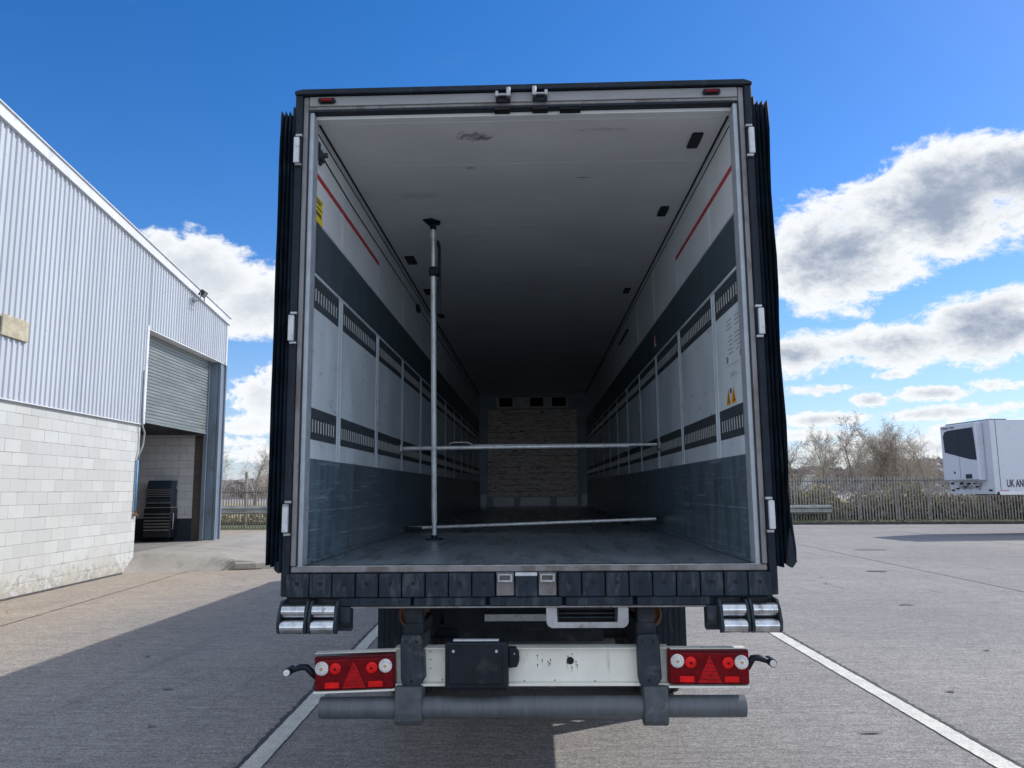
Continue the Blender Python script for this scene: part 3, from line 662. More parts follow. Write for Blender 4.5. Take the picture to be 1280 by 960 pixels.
# buffer blocks across the back
def buffers(x0, n, step):
    for i in range(n):
        a = x0+i*step; mb = MB(); mb.box((a+.003, -.035+.002*sin(i*2.3), 1.213), (a+step-.003, .02, 1.334), .004); mb.mat(1)
        mb.cyl((a+step/2, -.0395, 1.285), (a+step/2, -.031, 1.285), .0105, n=12); mb.build('buffer_block', ['buffer rubber', 'black hole'], T)
buffers(-1.279, 9, .1235); buffers(.163, 9, .1235)
mb = MB(); mb.box((-.062, -.035, 1.213), (.054, .02, 1.318), .004); mb.mat(1); mb.cyl((-.004, -.0365, 1.285), (-.004, -.034, 1.285), .009, n=10); mb.mat(2); mb.box((-.062, -.036, 1.3185), (.054, .01, 1.336), .003)
mb.build('buffer_block', ['buffer rubber', 'black hole', 'hinge white'], T)
for x, fx in ((-.115, 1), (.108, -1)):
    mb = MB(); mb.box((x-.047, -.008, 1.215), (x+.047, .015, 1.336), .002); mb.mat(1)
    mb.box((x-.036, -.045, 1.288), (x+.036, -.008, 1.300), .002); mb.box((x-.036, -.045, 1.322), (x+.036, -.008, 1.332), .002)
    mb.box((x-.040, -.048, 1.288), (x-.028, -.008, 1.332), .003); mb.box((x+.026, -.048, 1.288), (x+.040, -.008, 1.332), .003)
    mb.build('lower_keeper', ['frame metal', 'galvanised'], T)
segs = [(-.955, -.86+.24), (-.61, -.255), (-.245, .115), (.125, .485), (.495, .85), (.86, .955)]
segs = [(-1.0, -.61), (-.60, -.215), (-.20, .185), (.20, .555), (.57, .955)]
for a, b in segs:
    mb = MB(); mb.box((a+.004, -.03, 1.166), (b-.004, .02, 1.2105), .004); mb.mat(1)
    for q in range(3): mb.cyl((a+(b-a)*(q+.5)/3, -.0315, 1.188), (a+(b-a)*(q+.5)/3, -.029, 1.188), .0075, n=10)
    mb.build('lower_buffer', ['buffer rubber', 'black hole'], T)
boxo('rear_crossmember', (-1.27, .025, 1.15), (1.27, .09, 1.335), 'chassis', T)
boxo('crossmember_lip', (-.99, -.028, 1.157), (.95, .02, 1.1645), 'frame metal', T)

# chrome roller buffers
for s_ in (-1, 1):
    mb = MB()
    px = lambda v: s_*v
    for x in (1.288, 1.148, 1.128, .992):
        mb.prism([(px(x)-.007, .03, 1.20), (px(x)-.007, -.06, 1.20), (px(x)-.007, -.095, 1.16), (px(x)-.007, -.12, 1.10), (px(x)-.007, -.115, 1.05), (px(x)-.007, -.08, 1.035), (px(x)-.007, .0, 1.10)], (.014, 0, 0), .002)
    mb.prism([(px(.984), .03, 1.165), (px(.984), -.05, 1.165), (px(.984), -.05, 1.09), (px(.984), .03, 1.04)], (-s_*.055, 0, 0), .003)
    mb.box((px(.935), .012, 1.035), (px(1.296), .03, 1.20))
    hs_ = mb.build('roller_bracket', 'bracket', T)
    for (x0, x1) in ((1.157, 1.279), (1.001, 1.119)):
        for (z, yy) in ((1.148, -.062), (1.072, -.082)):
            c = MB(); c.cyl((px(x0), yy, z), (px(x1), yy, z), .0355, n=28, smooth=True); c.mat(1); c.cyl((px(x0-.007), yy, z), (px(x1+.007), yy, z), .012, n=10)
            c.build('roller', ['chrome', 'galvanised'], hs_)

# light beam
LB = MB(); LB.box((-.70, .03, .772), (.735, .045, .943)); LB.box((-.70, -.01, .758), (.735, .046, .771), .002); LB.box((-.70, .0, .9435), (.735, .10, .947)); LB.box((.735, .03, .775), (1.12, .04, .94)); LB.box((.735, -.03, .946), (1.125, .04, .9485)); LB.prism([(-1.10, .03, .75), (-.70, .03, .765), (-.70, .03, .935), (-1.10, .03, .915)], (0, .01, 0)); LB.prism([(-1.115, -.03, .9255), (-.69, -.03, .9395), (-.69, -.03, .942), (-1.115, -.03, .928)], (0, .07, 0))
lb = LB.build('light_beam', 'white plate', T)
sp = MB(); r = random.Random(9)
def spot(x, z, rr=.0035): sp.cyl((x, .0302, z), (x, .0285, z), rr, n=8)
for x, z in ((.05, .905), (.05, .858), (.075, .880), (.105, .872), (.118, .882), (.112, .862), (.21, .90), (.205, .865), (.232, .91), (.236, .88), (.23, .845), (.252, .872), (.258, .855), (-.515, .925), (-.515, .885), (-.513, .84), (-.452, .782), (.14, .779), (.35, .775), (-.02, .777)): spot(x, z)
sp.build('screw_hole', 'black hole', lb)
st = MB()
for x, z in ((.05, .905), (.05, .858), (.075, .880), (.105, .872), (.118, .882), (.112, .862), (.21, .90), (.205, .865), (.236, .88), (.23, .845), (.252, .872), (.258, .855)):
    L = r.uniform(.015, .035); w_ = r.uniform(.0012, .0022); st.poly([(x-w_, .0291, z), (x+w_, .0291, z), (x+w_*.5, .0291, z-L), (x-w_*.4, .0291, z-L)])
st.build('rust_streak', 'rust streak', lb)
MB().cyl((.222, .031, .878), (.222, .026, .878), .019, n=18).build('round_opening', 'black hole', lb)

# tail lamps
def lamp(x0, x1, z0, z1, tilt, s_):
    w = x1-x0; h = z1-z0; cx = (x0+x1)/2; cz = (z0+z1)/2
    mb = MB(); mb.box((-w/2, -.0, -h/2), (w/2, .06, h/2), .008, 2); hl = mb.build('tail_lamp', 'lamp housing', T)
    hl.location = (cx, -.035, cz); hl.rotation_euler = (0, tilt, 0)
    L = MB(); L.box((-w/2+.006, -.012, -h/2+.006), (w/2-.006, -.0005, h/2-.014), .006, 2); L.build('lens', 'lens deep red', hl)
    def disc(x, z, r, nm, mt, rings=True):
        c = MB(); c.lathe([(-.002, r), (-.008, r*.96), (-.013, r*.62), (-.0105, r*.5), (-.015, r*.3), (-.016, .0005)], (x, -.0125, z), 'Y', 28)
        co_ = c.build(nm, mt, hl)
        b_ = MB(); b_.cyl((x, -.0265, z), (x, -.0295, z), r*.26, n=14); b_.build('bulb', 'bulb amber' if 'clear' in mt else 'lens deep red', co_)
        if 'clear' in mt:
            q_ = MB()
            for i in range(14):
                a_ = 2*pi*i/14; q_.prism([(x+r*.42*cos(a_), -.0235, z+r*.42*sin(a_)), (x+r*.92*cos(a_-.045), -.0215, z+r*.92*sin(a_-.045)), (x+r*.92*cos(a_+.045), -.0215, z+r*.92*sin(a_+.045))], (0, -.004, 0))
            q_.build('lens_flute', 'flute grey', co_)
    disc(-w/2+.043 if s_ < 0 else w/2-.043, .028, .036, 'reverse_lens', 'lens clear'); disc(w/2-.044 if s_ < 0 else -w/2+.044, .032, .035, 'indicator_lens', 'lens clear')
    disc(-s_*-.105 if False else -.095, .025, .030, 'brake_lens', 'lens bright red'); disc(.095, .025, .030, 'brake_lens', 'lens bright red')
    t = MB(); t.prism([(-.062, -.0125, -h/2+.012), (.062, -.0125, -h/2+.012), (0, -.0125, h/2-.022)], (0, -.007, 0), .002)
    tr = t.build('reflector_triangle', 'reflector', hl)
    gr = MB()
    for q in range(5):
        zz = -h/2+.028+q*.02; hw = .062*(1-(zz+h/2-.012)/(h-.034))
        if hw > .006: gr.box((-hw, -.0205, zz), (hw, -.0197, zz+.0016))
    gr.build('reflector_groove', 'lamp housing', tr)
    for x in (-.115, .112): boxo('lower_lens', (x-.038, -.016, -h/2+.014), (x+.038, -.0125, -h/2+.044), 'lens bright red', hl, .003)
    for q in (-.147, .147): MB().box((q-.001, -.014, -h/2+.01), (q+.001, -.0125, h/2-.02)).build('lens_seam', 'lamp housing', hl)
lamp(-1.113, -.693, .748, .920, RAD(-1.9), -1)
lamp(.723, 1.136, .772, .945, RAD(.5), 1)
MB().prism([(-1.115, -.045, .730), (-.69, -.045, .745), (-.69, -.045, .754), (-1.115, -.045, .739)], (0, .07, 0)).build('lamp_tray', 'white plate', T)
boxo('lamp_tray', (.72, -.05, .759), (1.13, .028, .7675), 'white plate', T)

# side marker arms
for s_ in (-1, 1):
    zz = .838 if s_ < 0 else .880; zb = .81 if s_ < 0 else .835
    a = MB(); a.pipe([(s_*1.105, .0, zb-.01), (s_*1.135, -.01, zb+.02), (s_*1.16, -.015, zz+.018), (s_*1.19, -.02, zz+.02), (s_*1.225, -.02, zz+.008), (s_*1.245, -.02, zz)], [.017, .018, .018, .017, .014, .014], 10)
    a.cyl((s_*1.252, -.055, zz), (s_*1.252, .03, zz), .021, n=18)
    ar = a.build('marker_arm', 'black plastic', T)
    MB().cyl((s_*1.252, -.062, zz), (s_*1.252, -.0555, zz), .0165, n=18).build('lens', 'lens clear', ar)
MB().pipe([(-1.112, -.01, .79), (-1.122, -.02, .755), (-1.105, -.02, .735), (-1.07, -.01, .728), (-1.05, .0, .74)], .0035, 6).build('loose_cable', 'black plastic', T)

# brackets, underrun tube
tb = MB(); tb.cyl((-1.085, .0, .650), (1.112, .0, .658), .0545, n=32); tb.build('underrun_tube', 'tube metal', T)
for s_, x0, x1 in ((-1, -.662, -.548), (1, .570, .680)):
    xc = (x0+x1)/2
    b = MB()
    b.prism([(x0+.004, -.03, 1.015), (x1-.012, -.03, 1.02), (x1, -.03, .97), (x1+.006, -.03, .80), (x1-.02, -.03, .762), (x0+.012, -.03, .757), (x0, -.03, .80), (x0-.004, -.03, .97)], (0, .055, 0), .004)
    b.prism([(x1-.012, -.028, 1.02), (x1, -.028, .97), (x1+.006, -.028, .80), (x1-.02, -.028, .762), (x1-.002, .15, .762), (x1+.016, .15, .80), (x1+.012, .15, 1.02)], (.003, 0, 0))
    br = b.build('bracket', 'bracket', T)
    for dx, z in ((-.03, .985), (.025, .985), (0, .79)): MB().cyl((xc+dx, -.0315, z), (xc+dx, -.029, z), .009, n=10).build('bolt_hole', 'black hole', br)
    bu = MB(); bu.box((xc-.052, .03, 1.0), (xc+.05, .40, 1.07), .005); bu.box((xc-.045, .04, .85), (xc+.045, .12, 1.15), .005); bu.build('hanger', 'chassis', T)
    c = MB(); x0c, x1c = (-.685, -.547) if s_ < 0 else (.590, .713)
    prof = [(-.062, .765), (-.068, .70), (-.074, .64), (-.070, .60), (-.050, .575), (.0, .563), (.05, .575), (.07, .61), (.07, .765)]
    c.prism([(x0c, yy, z) for yy, z in prof], (x1c-x0c, 0, 0), .004); c.build('tube_clamp', 'clamp metal', T)

# number plate box
bx = MB(); bx.box((-.427, -.075, .752), (-.100, .028, .992), .014, 2); bxx = bx.build('plate_box', 'black plastic', T)
f_ = MB(); f_.box((-.408, -.080, .785), (-.130, -.0755, .975), .003); f_.box((-.412, -.083, .772), (-.118, -.0755, .781), .002); f_.box((-.300, -.0835, .925), (-.245, -.0805, .950), .001); f_.build('cover', 'black plastic', bxx)
bo = MB()
for x, z in ((-.382, .948), (-.160, .948)): bo.cyl((x, -.0845, z), (x, -.0795, z), .0075, n=10)
bo.build('bolt', 'bolt', bxx)
bo = MB()
for x, z in ((-.378, .822), (-.158, .822), (-.268, .872)): bo.cyl((x, -.0835, z), (x, -.0795, z), .008, n=10)
bo.build('screw', 'black hole', bxx)
boxo('top_strip', (-.386, -.05, .9925), (-.150, -.02, .999), 'hinge white', bxx)
fp = MB(); pts = [(-.099, -.03, .955), (-.062, -.03, .953), (-.046, -.03, .93), (-.044, -.03, .89), (-.055, -.03, .858), (-.099, -.03, .852)]
fp.prism(pts, (0, .055, 0), .004); fp.mat(1); fp.cyl((-.07, -.0315, .925), (-.07, -.029, .925), .004, n=8); fp.build('hinged_flap', ['black plastic', 'bolt'], bxx)

# step recess under the sill
sr = MB(); sr.box((.10, .06, 1.045), (.53, .075, 1.149), .0); sr.cyl((.135, .06, 1.055), (.135, .0601, 1.055), .001, n=3)
pl = MB()
outer = [(.10, 1.149), (.10, 1.075), (.108, 1.055), (.128, 1.045), (.505, 1.045), (.523, 1.055), (.532, 1.075), (.532, 1.149)]
inner = [(.155, 1.149), (.158, 1.074), (.475, 1.074), (.478, 1.149)]
for a, b in ((((.10, 1.149), (.10, 1.075), (.108, 1.055), (.128, 1.045), (.158, 1.074), (.155, 1.149)), 0), (((.128, 1.045), (.505, 1.045), (.475, 1.074), (.158, 1.074)), 0), (((.505, 1.045), (.523, 1.055), (.532, 1.075), (.532, 1.149), (.478, 1.149), (.475, 1.074)), 0)):
    pl.prism([(x, .02, z) for x, z in a], (0, .02, 0))
sp_ = pl.build('step_housing', 'galvanised', T)
s2 = MB()
for z in (1.135, 1.112, 1.090): s2.box((.165, .05, z), (.47, .10, z+.008), .002)
s2.box((.150, .03, 1.07), (.165, .09, 1.147), .002); s2.box((.462, .03, 1.07), (.478, .09, 1.147), .002); s2.cyl((.147, .03, 1.105), (.147, .09, 1.105), .012); s2.cyl((.485, .03, 1.105), (.485, .09, 1.105), .012)
s2.build('folding_step', 'bracket', sp_)
boxo('step_back', (.10, .12, 1.03), (.53, .14, 1.148), 'black hole', sp_)

# chassis
for s_ in (-1, 1):
    b = MB(); x = s_*.66
    b.box((x-.065, .35, 1.165), (x+.065, 11.5, 1.183)); b.box((x-.006, .35, .80), (x+.006, 11.5, 1.165)); b.box((x-.065, 1.6, .782), (x+.065, 11.5, .80))
    cb = b.build('chassis_beam', 'chassis', T)
    e = MB(); e.lathe([(.0, .062), (-.02, .072), (-.03, .078), (-.03, .064), (.04, .058), (.3, .058)], (x+.01, .30, 1.075), 'Y', 28)
    e.build('beam_socket', 'rust', cb)
cm = MB()
for i in range(20): cm.box((-.65, .9+i*.6, 1.12), (.65, .95+i*.6, 1.182))
cm.build('cross_bearer', 'chassis', T)
boxo('rear_panel', (-.56, 1.0, .88), (.10, 1.03, 1.08), 'chassis', T)
boxo('painted_lit_ground', (-.29, .97, .925), (.13, .995, .968), 'hinge white', T)  # pale bar added, its colour standing in for sunlit ground glimpsed beyond
boxo('suspension_box', (-.55, 1.9, .62), (.55, 2.1, .93), 'chassis', T)
AX = (2.95, 4.26, 5.57)
tyre_prof = [(-.15, .30), (-.175, .34), (-.19, .42), (-.185, .485), (-.17, .512)]
for gx in (-.11, -.045, .045, .11): tyre_prof += [(gx-.008, .520), (gx-.007, .508), (gx+.007, .508), (gx+.008, .520)]
tyre_prof += [(.17, .512), (.185, .485), (.19, .42), (.175, .34), (.15, .30)]
def wheel(x, y, s_, parent):
    t = MB(); t.lathe([(a, r) for a, r in tyre_prof], (x, y, .52), 'X', 48); w = t.build('wheel', 'tyre', parent)
    rm = MB(); rm.lathe([(-s_*.149, .29), (s_*.149, .298), (s_*.13, .27), (s_*.02, .25), (s_*.03, .14), (s_*.10, .13), (s_*.12, .06), (s_*.12, .001)], (x, y, .52), 'X', 32); rm.build('rim', 'rim', w)
for y in AX:
    for s_ in (-1, 1): wheel(s_*1.075, y, s_, T)
    a = MB(); a.cyl((-.95, y, .52), (.95, y, .52), .07); a.build('axle', 'chassis', T)
    for s_ in (-1, 1): MB().lathe([(-.0, .10), (.03, .13), (.08, .12), (.12, .135), (.18, .12), (.24, .12), (.26, .08)], (s_*.60, y+.35-.75, .66 if y < 3 else .62), 'Z', 24).build('air_bag', 'black plastic', T)
for s_ in (-1, 1):
    for y in AX:
        g = MB(); prof = []
        for i in range(9):
            t = RAD(20+i*140/8); prof.append((y+.60*cos(t), .52+.60*sin(t)))
        P_ = [(s_*.885, yy, z) for yy, z in prof]+[(s_*.885, (yy-y)*.985+y, (z-.52)*.985+.52) for yy, z in prof[::-1]]
        g.prism(P_, (s_*.385, 0, 0)); g.build('mudguard', 'black plastic', T)
    fm = MB(); fm.box((s_*.90, 2.34, .30), (s_*1.262, 2.348, 1.17)); fm.box((s_*.92, 2.335, 1.12), (s_*1.25, 2.34, 1.16), .002)
    for q in range(7): fm.box((s_*(.94+q*.045), 2.334, .34), (s_*(.944+q*.045), 2.3405, 1.05))
    fm.build('mud_flap', 'rubber', T)
for s_ in (-1, 1):
    g = MB(); g.box((s_*.62, 10.6, .35), (s_*.74, 10.72, 1.19), .005); g.box((s_*.64, 10.62, .03), (s_*.72, 10.70, .36), .004); g.box((s_*.56, 10.5, .0), (s_*.80, 10.82, .03), .006); g.build('landing_leg', 'chassis', T)
fu = MB(); fu.box((-1.1, 13.6, 2.1), (1.1, 14.0, 4.0), .04); fu.build('refrigeration_unit', 'body white', T)

# ================================================================ load bars inside
pole = tag(empty('load_pole', (-.775, 2.157, FZ)), 'upright galvanised load pole wedged between floor and ceiling near the left wall', 'load bar', 'load securing bars in the trailer')
A = Vector((0, 0, 0)); B = Vector((.022, -.349, 2.56))
def lp(t): return A.lerp(B, t)
mb = MB(); mb.cyl(lp(.055), lp(.86), .022, n=20); mb.build('outer_tube', 'bar steel', pole)
mb = MB(); mb.cyl(lp(.008), lp(.06), .0175, n=16); mb.cyl(lp(.86), lp(.985), .0165, n=16); mb.cyl(lp(.945), lp(.965), .024, n=16); mb.build('inner_tube', 'bar steel', pole)
mb = MB(); mb.prism([(-.065, -.06, .001), (.06, -.06, .001), (.07, .04, .001), (-.055, .05, .001)], (0, 0, .012), .003); mb.cyl((0, 0, .01), (0, 0, .04), .026, n=14); mb.build('foot_pad', 'black plastic', pole)
mb = MB(); mb.prism([(-.055, -.415, 2.545), (.02, -.44, 2.545), (.085, -.37, 2.545), (.075, -.30, 2.545), (-.02, -.28, 2.545)], (0, 0, .0135), .004); mb.cyl(lp(.975), lp(.993), .026, n=14); mb.build('head_pad', 'black plastic', pole)
mb = MB(); c = lp(.845); mb.cyl(c-Vector((0, 0, .03)), c+Vector((0, 0, .03)), .034, n=16); mb.box((c.x-.03, c.y-.05, c.z-.045), (c.x+.055, c.y+.02, c.z+.02), .008)
mb.prism([(c.x+.034, c.y-.005, c.z-.36), (c.x+.058, c.y-.005, c.z-.36), (c.x+.060, c.y-.005, c.z+.20), (c.x+.050, c.y-.005, c.z+.25), (c.x+.028, c.y-.005, c.z+.26), (c.x+.026, c.y-.005, c.z+.22), (c.x+.038, c.y-.005, c.z+.18)], (0, .022, 0), .003)
mb.build('clamp_lever', 'black plastic', pole)
hb = tag(empty('load_bar', (0, 3.05, 2.165)), 'telescopic steel load bar with a handle set across the trailer at waist height', 'load bar', 'load securing bars in the trailer')
mb = MB(); mb.cyl((-1.195, 0, -.004), (.93, .0, .004), .0185, n=16); mb.build('outer_tube', 'bar steel', hb)
mb = MB(); mb.cyl((-.55, .03, .016), (1.195, .03, .012), .014, n=14); mb.build('inner_tube', 'bar steel', hb)
mb = MB(); mb.pipe([(-.78, .02, .008), (-.745, .02, .045), (-.715, .02, .05), (-.60, .02, .05), (-.57, .02, .045), (-.525, .02, .01)], .009, 8); mb.build('handle', 'galvanised', hb)
for s_ in (-1, 1): MB().box((s_*1.19, -.03, -.035), (s_*1.222, .05, .035), .004).build('end_bracket', 'galvanised', hb)
fb = tag(empty('load_bar', (0, 3.26, FZ)), 'spare steel load bar lying low across the trailer floor, its right end raised', 'load bar', 'load securing bars in the trailer')
mb = MB(); mb.cyl((-1.19, .115, .038), (1.19, -.114, .118), .015, n=14); mb.build('tube', 'bar steel', fb)
mb = MB(); mb.box((-1.223, .08, .019), (-1.05, .16, .05), .006); mb.box((1.17, -.15, .09), (1.222, -.08, .14), .006); mb.build('end_bracket', 'black plastic', fb)

# ================================================================ INDUSTRIAL UNIT on the left
TH = RAD(3.0)
BD = tag(empty('industrial_unit', (-9.10, 13.013, 0), TH), 'white block and grey corrugated steel industrial unit with a half raised roller door', 'building')
# local: y along the gable away from camera, x outwards (to the right), z up
SL = -.0986
def roofz(y): return 7.53+SL*y
VN, VF = -30.0, 5.76
blk = MB(); blk.box((-.24, VN, -.05), (0, .42, 3.352)); blk.build('block_wall', 'white block', BD)
boxo('plinth', (-.0, VN, -.04), (.03, -.1, .035), 'kerb', BD, .01)
# corrugated cladding
def corrugate(name, y0, y1, zb, parent, x0=.02, amp=.028, pitch=.152):
    vs = []; fs = []; n = int((y1-y0)/pitch)+1
    prof = ((0, 0), (.22, 0), (.32, 1), (.62, 1), (.72, 0))
    for i in range(n):
        for (t, a) in prof:
            y = y0+(i+t)*pitch
            if y > y1: break
            vs += [(x0+a*amp, y, zb), (x0+a*amp, y, roofz(y)-.02)]
    vs += [(x0, y1, zb), (x0, y1, roofz(y1)-.02)]
    for i in range(len(vs)//2-1): fs.append((2*i, 2*i+2, 2*i+3, 2*i+1))
    return raw(name, vs, fs, 'cladding', parent)
corrugate('cladding', VN, .47, 3.345, BD); corrugate('cladding', .47, VF, 5.66, BD)
boxo('drip_flashing', (.001, VN, 3.335), (.055, .44, 3.352), 'flashing', BD)
boxo('inner_lining', (-.20, VN, 3.352), (.015, .42, 6.95), 'cladding', BD)
boxo('lintel', (-.30, .47, 5.64), (.019, VF-.02, 6.93), 'flashing', BD)
boxo('opening_trim', (-.02, .40, 3.36), (.056, .50, 5.70), 'flashing', BD)
boxo('door_soffit', (-.36, .50, 5.615), (.05, 5.60, 5.638), 'flashing', BD)
boxo('corner_flashing', (-.05, VF-.06, 5.60), (.06, VF+.03, roofz(VF)-.03), 'flashing', BD)
fa = MB()
fa.prism([(.0, VN, roofz(VN)-.09), (.0, VF+.1, roofz(VF+.1)-.09), (.0, VF+.1, roofz(VF+.1)+.12), (.0, VN, roofz(VN)+.12)], (.10, 0, 0))
fa.prism([(-.15, VN, roofz(VN)+.122), (-.15, VF+.12, roofz(VF+.12)+.122), (-.15, VF+.12, roofz(VF+.12)+.145), (-.15, VN, roofz(VN)+.145)], (.28, 0, 0))
fa.build('barge_flashing', 'flashing', BD)
MB().prism([(-30, VN, roofz(VN)+.0), (-30, VF+.1, roofz(VF+.1)+.0), (-30, VF+.1, roofz(VF+.1)+.08), (-30, VN, roofz(VN)+.08)], (29.98, 0, 0)).build('roof', 'roof sheet', BD)
boxo('eaves_wall', (-30, VF-.2, 3.46), (-.25, VF-.05, roofz(VF)-.02), 'roof sheet', BD)
# roller shutter
vs = []; fs = []; z = 3.50; i = 0
while z < 5.60:
    for dz, dx in ((0, 0), (.018, .018), (.055, .020), (.078, .0)): 
        vs += [(-.24+dx, .50, z+dz), (-.24+dx, 5.06, z+dz)]
    z += .085
for i in range(len(vs)//2-1): fs.append((2*i, 2*i+1, 2*i+3, 2*i+2))
sht = raw('roller_shutter', vs, fs, 'shutter', BD)
boxo('bottom_rail', (-.26, .50, 3.45), (-.205, 5.06, 3.505), 'shutter', sht, .004)
# steel column at the corner
c = MB(); c.box((-.30, 5.10, .36), (-.285, 5.30, 5.62)); c.box((-.32, 5.30, .36), (.0, 5.33, 5.62)); c.box((-.02, 5.30, .36), (0, 5.86, 5.62)); c.box((-.32, 5.55, .36), (-.02, 5.565, 5.62)); c.box((-.28, 5.07, .36), (-.18, 5.10, 5.62)); c.box((-.0, 5.32, .36), (.06, 5.36, 5.60)); c.box((-.0, 5.78, .36), (.05, 5.86, 5.60))
c.build('steel_column', 'steel column', BD)
# interior
boxo('indoor_floor', (-12, -6, .30), (-.245, 5.34, .378), 'concrete', BD)
boxo('end_wall', (-12, 5.34, .36), (-.62, 5.52, 3.44), 'dull white block', BD)
boxo('end_wall_pier', (-.62, 5.335, .36), (-.30, 5.50, 3.44), 'bare block', BD)
boxo('painted_dado', (-12, 5.333, .379), (-.62, 5.339, 1.02), 'navy paint', BD)
boxo('white_patch', (-1.05, 5.3325, 1.02), (-.66, 5.339, 3.43), 'dull white block', BD)
boxo('back_wall', (-12.2, VN, 0), (-12, 5.5, 7), 'bare block', BD)
boxo('inner_partition', (-12, -6.2, 0), (-.25, -6, 6.9), 'bare block', BD)
mb = MB()
for y in (1.2, 2.6, 4.0): mb.box((-12, y, 3.9), (-.4, y+.12, 4.1))
mb.build('roof_beam', 'steel column', BD)
# weathered board on the cladding
nb = MB(); nb.box((.05, -4.95, 4.39), (.085, -4.22, 4.75), .006); tag(nb.build('notice_board', 'notice board', BD), 'weathered blank board fixed to the cladding')

TBD = Matrix.Translation(Vector((-9.10, 13.013, 0))) @ Matrix.Rotation(TH, 4, 'Z')
def bl(x, y, z): return TBD @ Vector((x, y, z))
# floodlight
flt = tag(empty('floodlight', bl(.05, 3.03, 7.02), TH), 'grey floodlight on a short bracket high on the gable of the industrial unit', 'floodlight')
mb = MB(); mb.box((-.0, -.10, -.12), (.02, .06, .0), .004); mb.box((.02, -.05, -.10), (.26, -.02, -.07), .003); mb.box((.22, -.16, -.10), (.25, .14, -.07), .003); mb.box((.22, -.16, -.10), (.25, -.14, .12), .003); mb.box((.22, .12, -.10), (.25, .14, .12), .003); mb.build('bracket', 'galvanised', flt)
mb = MB(); mb.box((-.06, -.135, -.09), (.06, .115, .09), .012); h = mb.build('lamp_head', 'bracket', flt); h.location = (.25, 0, .12); h.rotation_euler = (0, RAD(35), 0)
g = MB(); g.box((.061, -.115, -.072), (.066, .095, .072), .004); g.build('glass', 'galvanised', h)
# hose and pipe down the corner of the wall
hs2 = tag(empty('pipe_run', bl(.02, .30, 0), TH), 'grey and blue pipe down the corner of the white wall beside the roller door', 'pipe')
mb = MB(); mb.pipe([(.05, .02, 4.6), (.05, .02, 3.6), (.06, .04, 3.3), (.09, .10, 3.15), (.07, .09, 2.85), (.03, .0, 2.62), (.02, -.02, 2.5)], .022, 10); mb.build('grey_hose', 'pipe grey', hs2)
mb = MB(); mb.pipe([(.02, -.02, 2.52), (.02, -.02, 1.34)], .028, 10); mb.build('blue_pipe', 'plastic blue', hs2)
mb = MB(); mb.box((.0, -.06, 1.26), (.05, .05, 1.30), .005); mb.cyl((.03, -.02, 1.36), (.03, -.02, 1.24), .03, n=12); mb.pipe([(.03, -.02, 1.27), (.05, .08, 1.27), (.05, .1, 1.22)], .012, 8); mb.build('tap', 'rust', hs2)

# tool cabinet
tc = tag(empty('tool_cabinet', bl(-1.38, 5.02, .378), TH), 'tall black roller tool cabinet with silver drawer handles inside the industrial unit', 'cabinet')
mb = MB(); mb.box((-.38, -.24, .13), (.38, .24, .93), .01); mb.build('lower_chest', 'cabinet black', tc)
mb = MB(); mb.box((-.35, -.20, 1.02), (.35, .22, 1.50), .01); mb.prism([(-.35, -.20, 1.50), (.35, -.20, 1.50), (.35, -.12, 1.74), (-.35, -.12, 1.74)], (0, .34, 0), .01); mb.build('upper_chest', 'navy paint', tc)
boxo('work_top', (-.41, -.26, .96), (.39, .24, .985), 'drawer rail', tc, .004); boxo('spacer', (-.36, -.2, .93), (.36, .22, 1.02), 'cabinet black', tc)
for z in (.33, .42, .50, .59, .68, .78, 1.09, 1.28, 1.335, 1.385, 1.43, 1.475):
    boxo('drawer', (-.36 if z < 1 else -.33, -.25 if z < 1 else -.21, z-.05), (.36 if z < 1 else .33, -.24 if z < 1 else -.20, z+.02), 'cabinet black', tc)
    boxo('drawer_handle', (-.36 if z < 1 else -.33, -.265 if z < 1 else -.225, z), (.36 if z < 1 else .33, -.251 if z < 1 else -.211, z+.019), 'drawer rail', tc)
for sx in (-.31, .31):
    for sy in (-.18, .18):
        w = MB(); w.cyl((sx-.015, sy, .055), (sx+.015, sy, .055), .055, n=16); w.box((sx-.025, sy-.02, .09), (sx+.025, sy+.02, .13)); w.build('castor', 'black plastic', tc)
MB().pipe([(.40, -.2, .35), (.44, -.2, .37), (.44, -.2, .80), (.40, -.2, .82)], .012, 8).build('push_handle', 'drawer rail', tc)

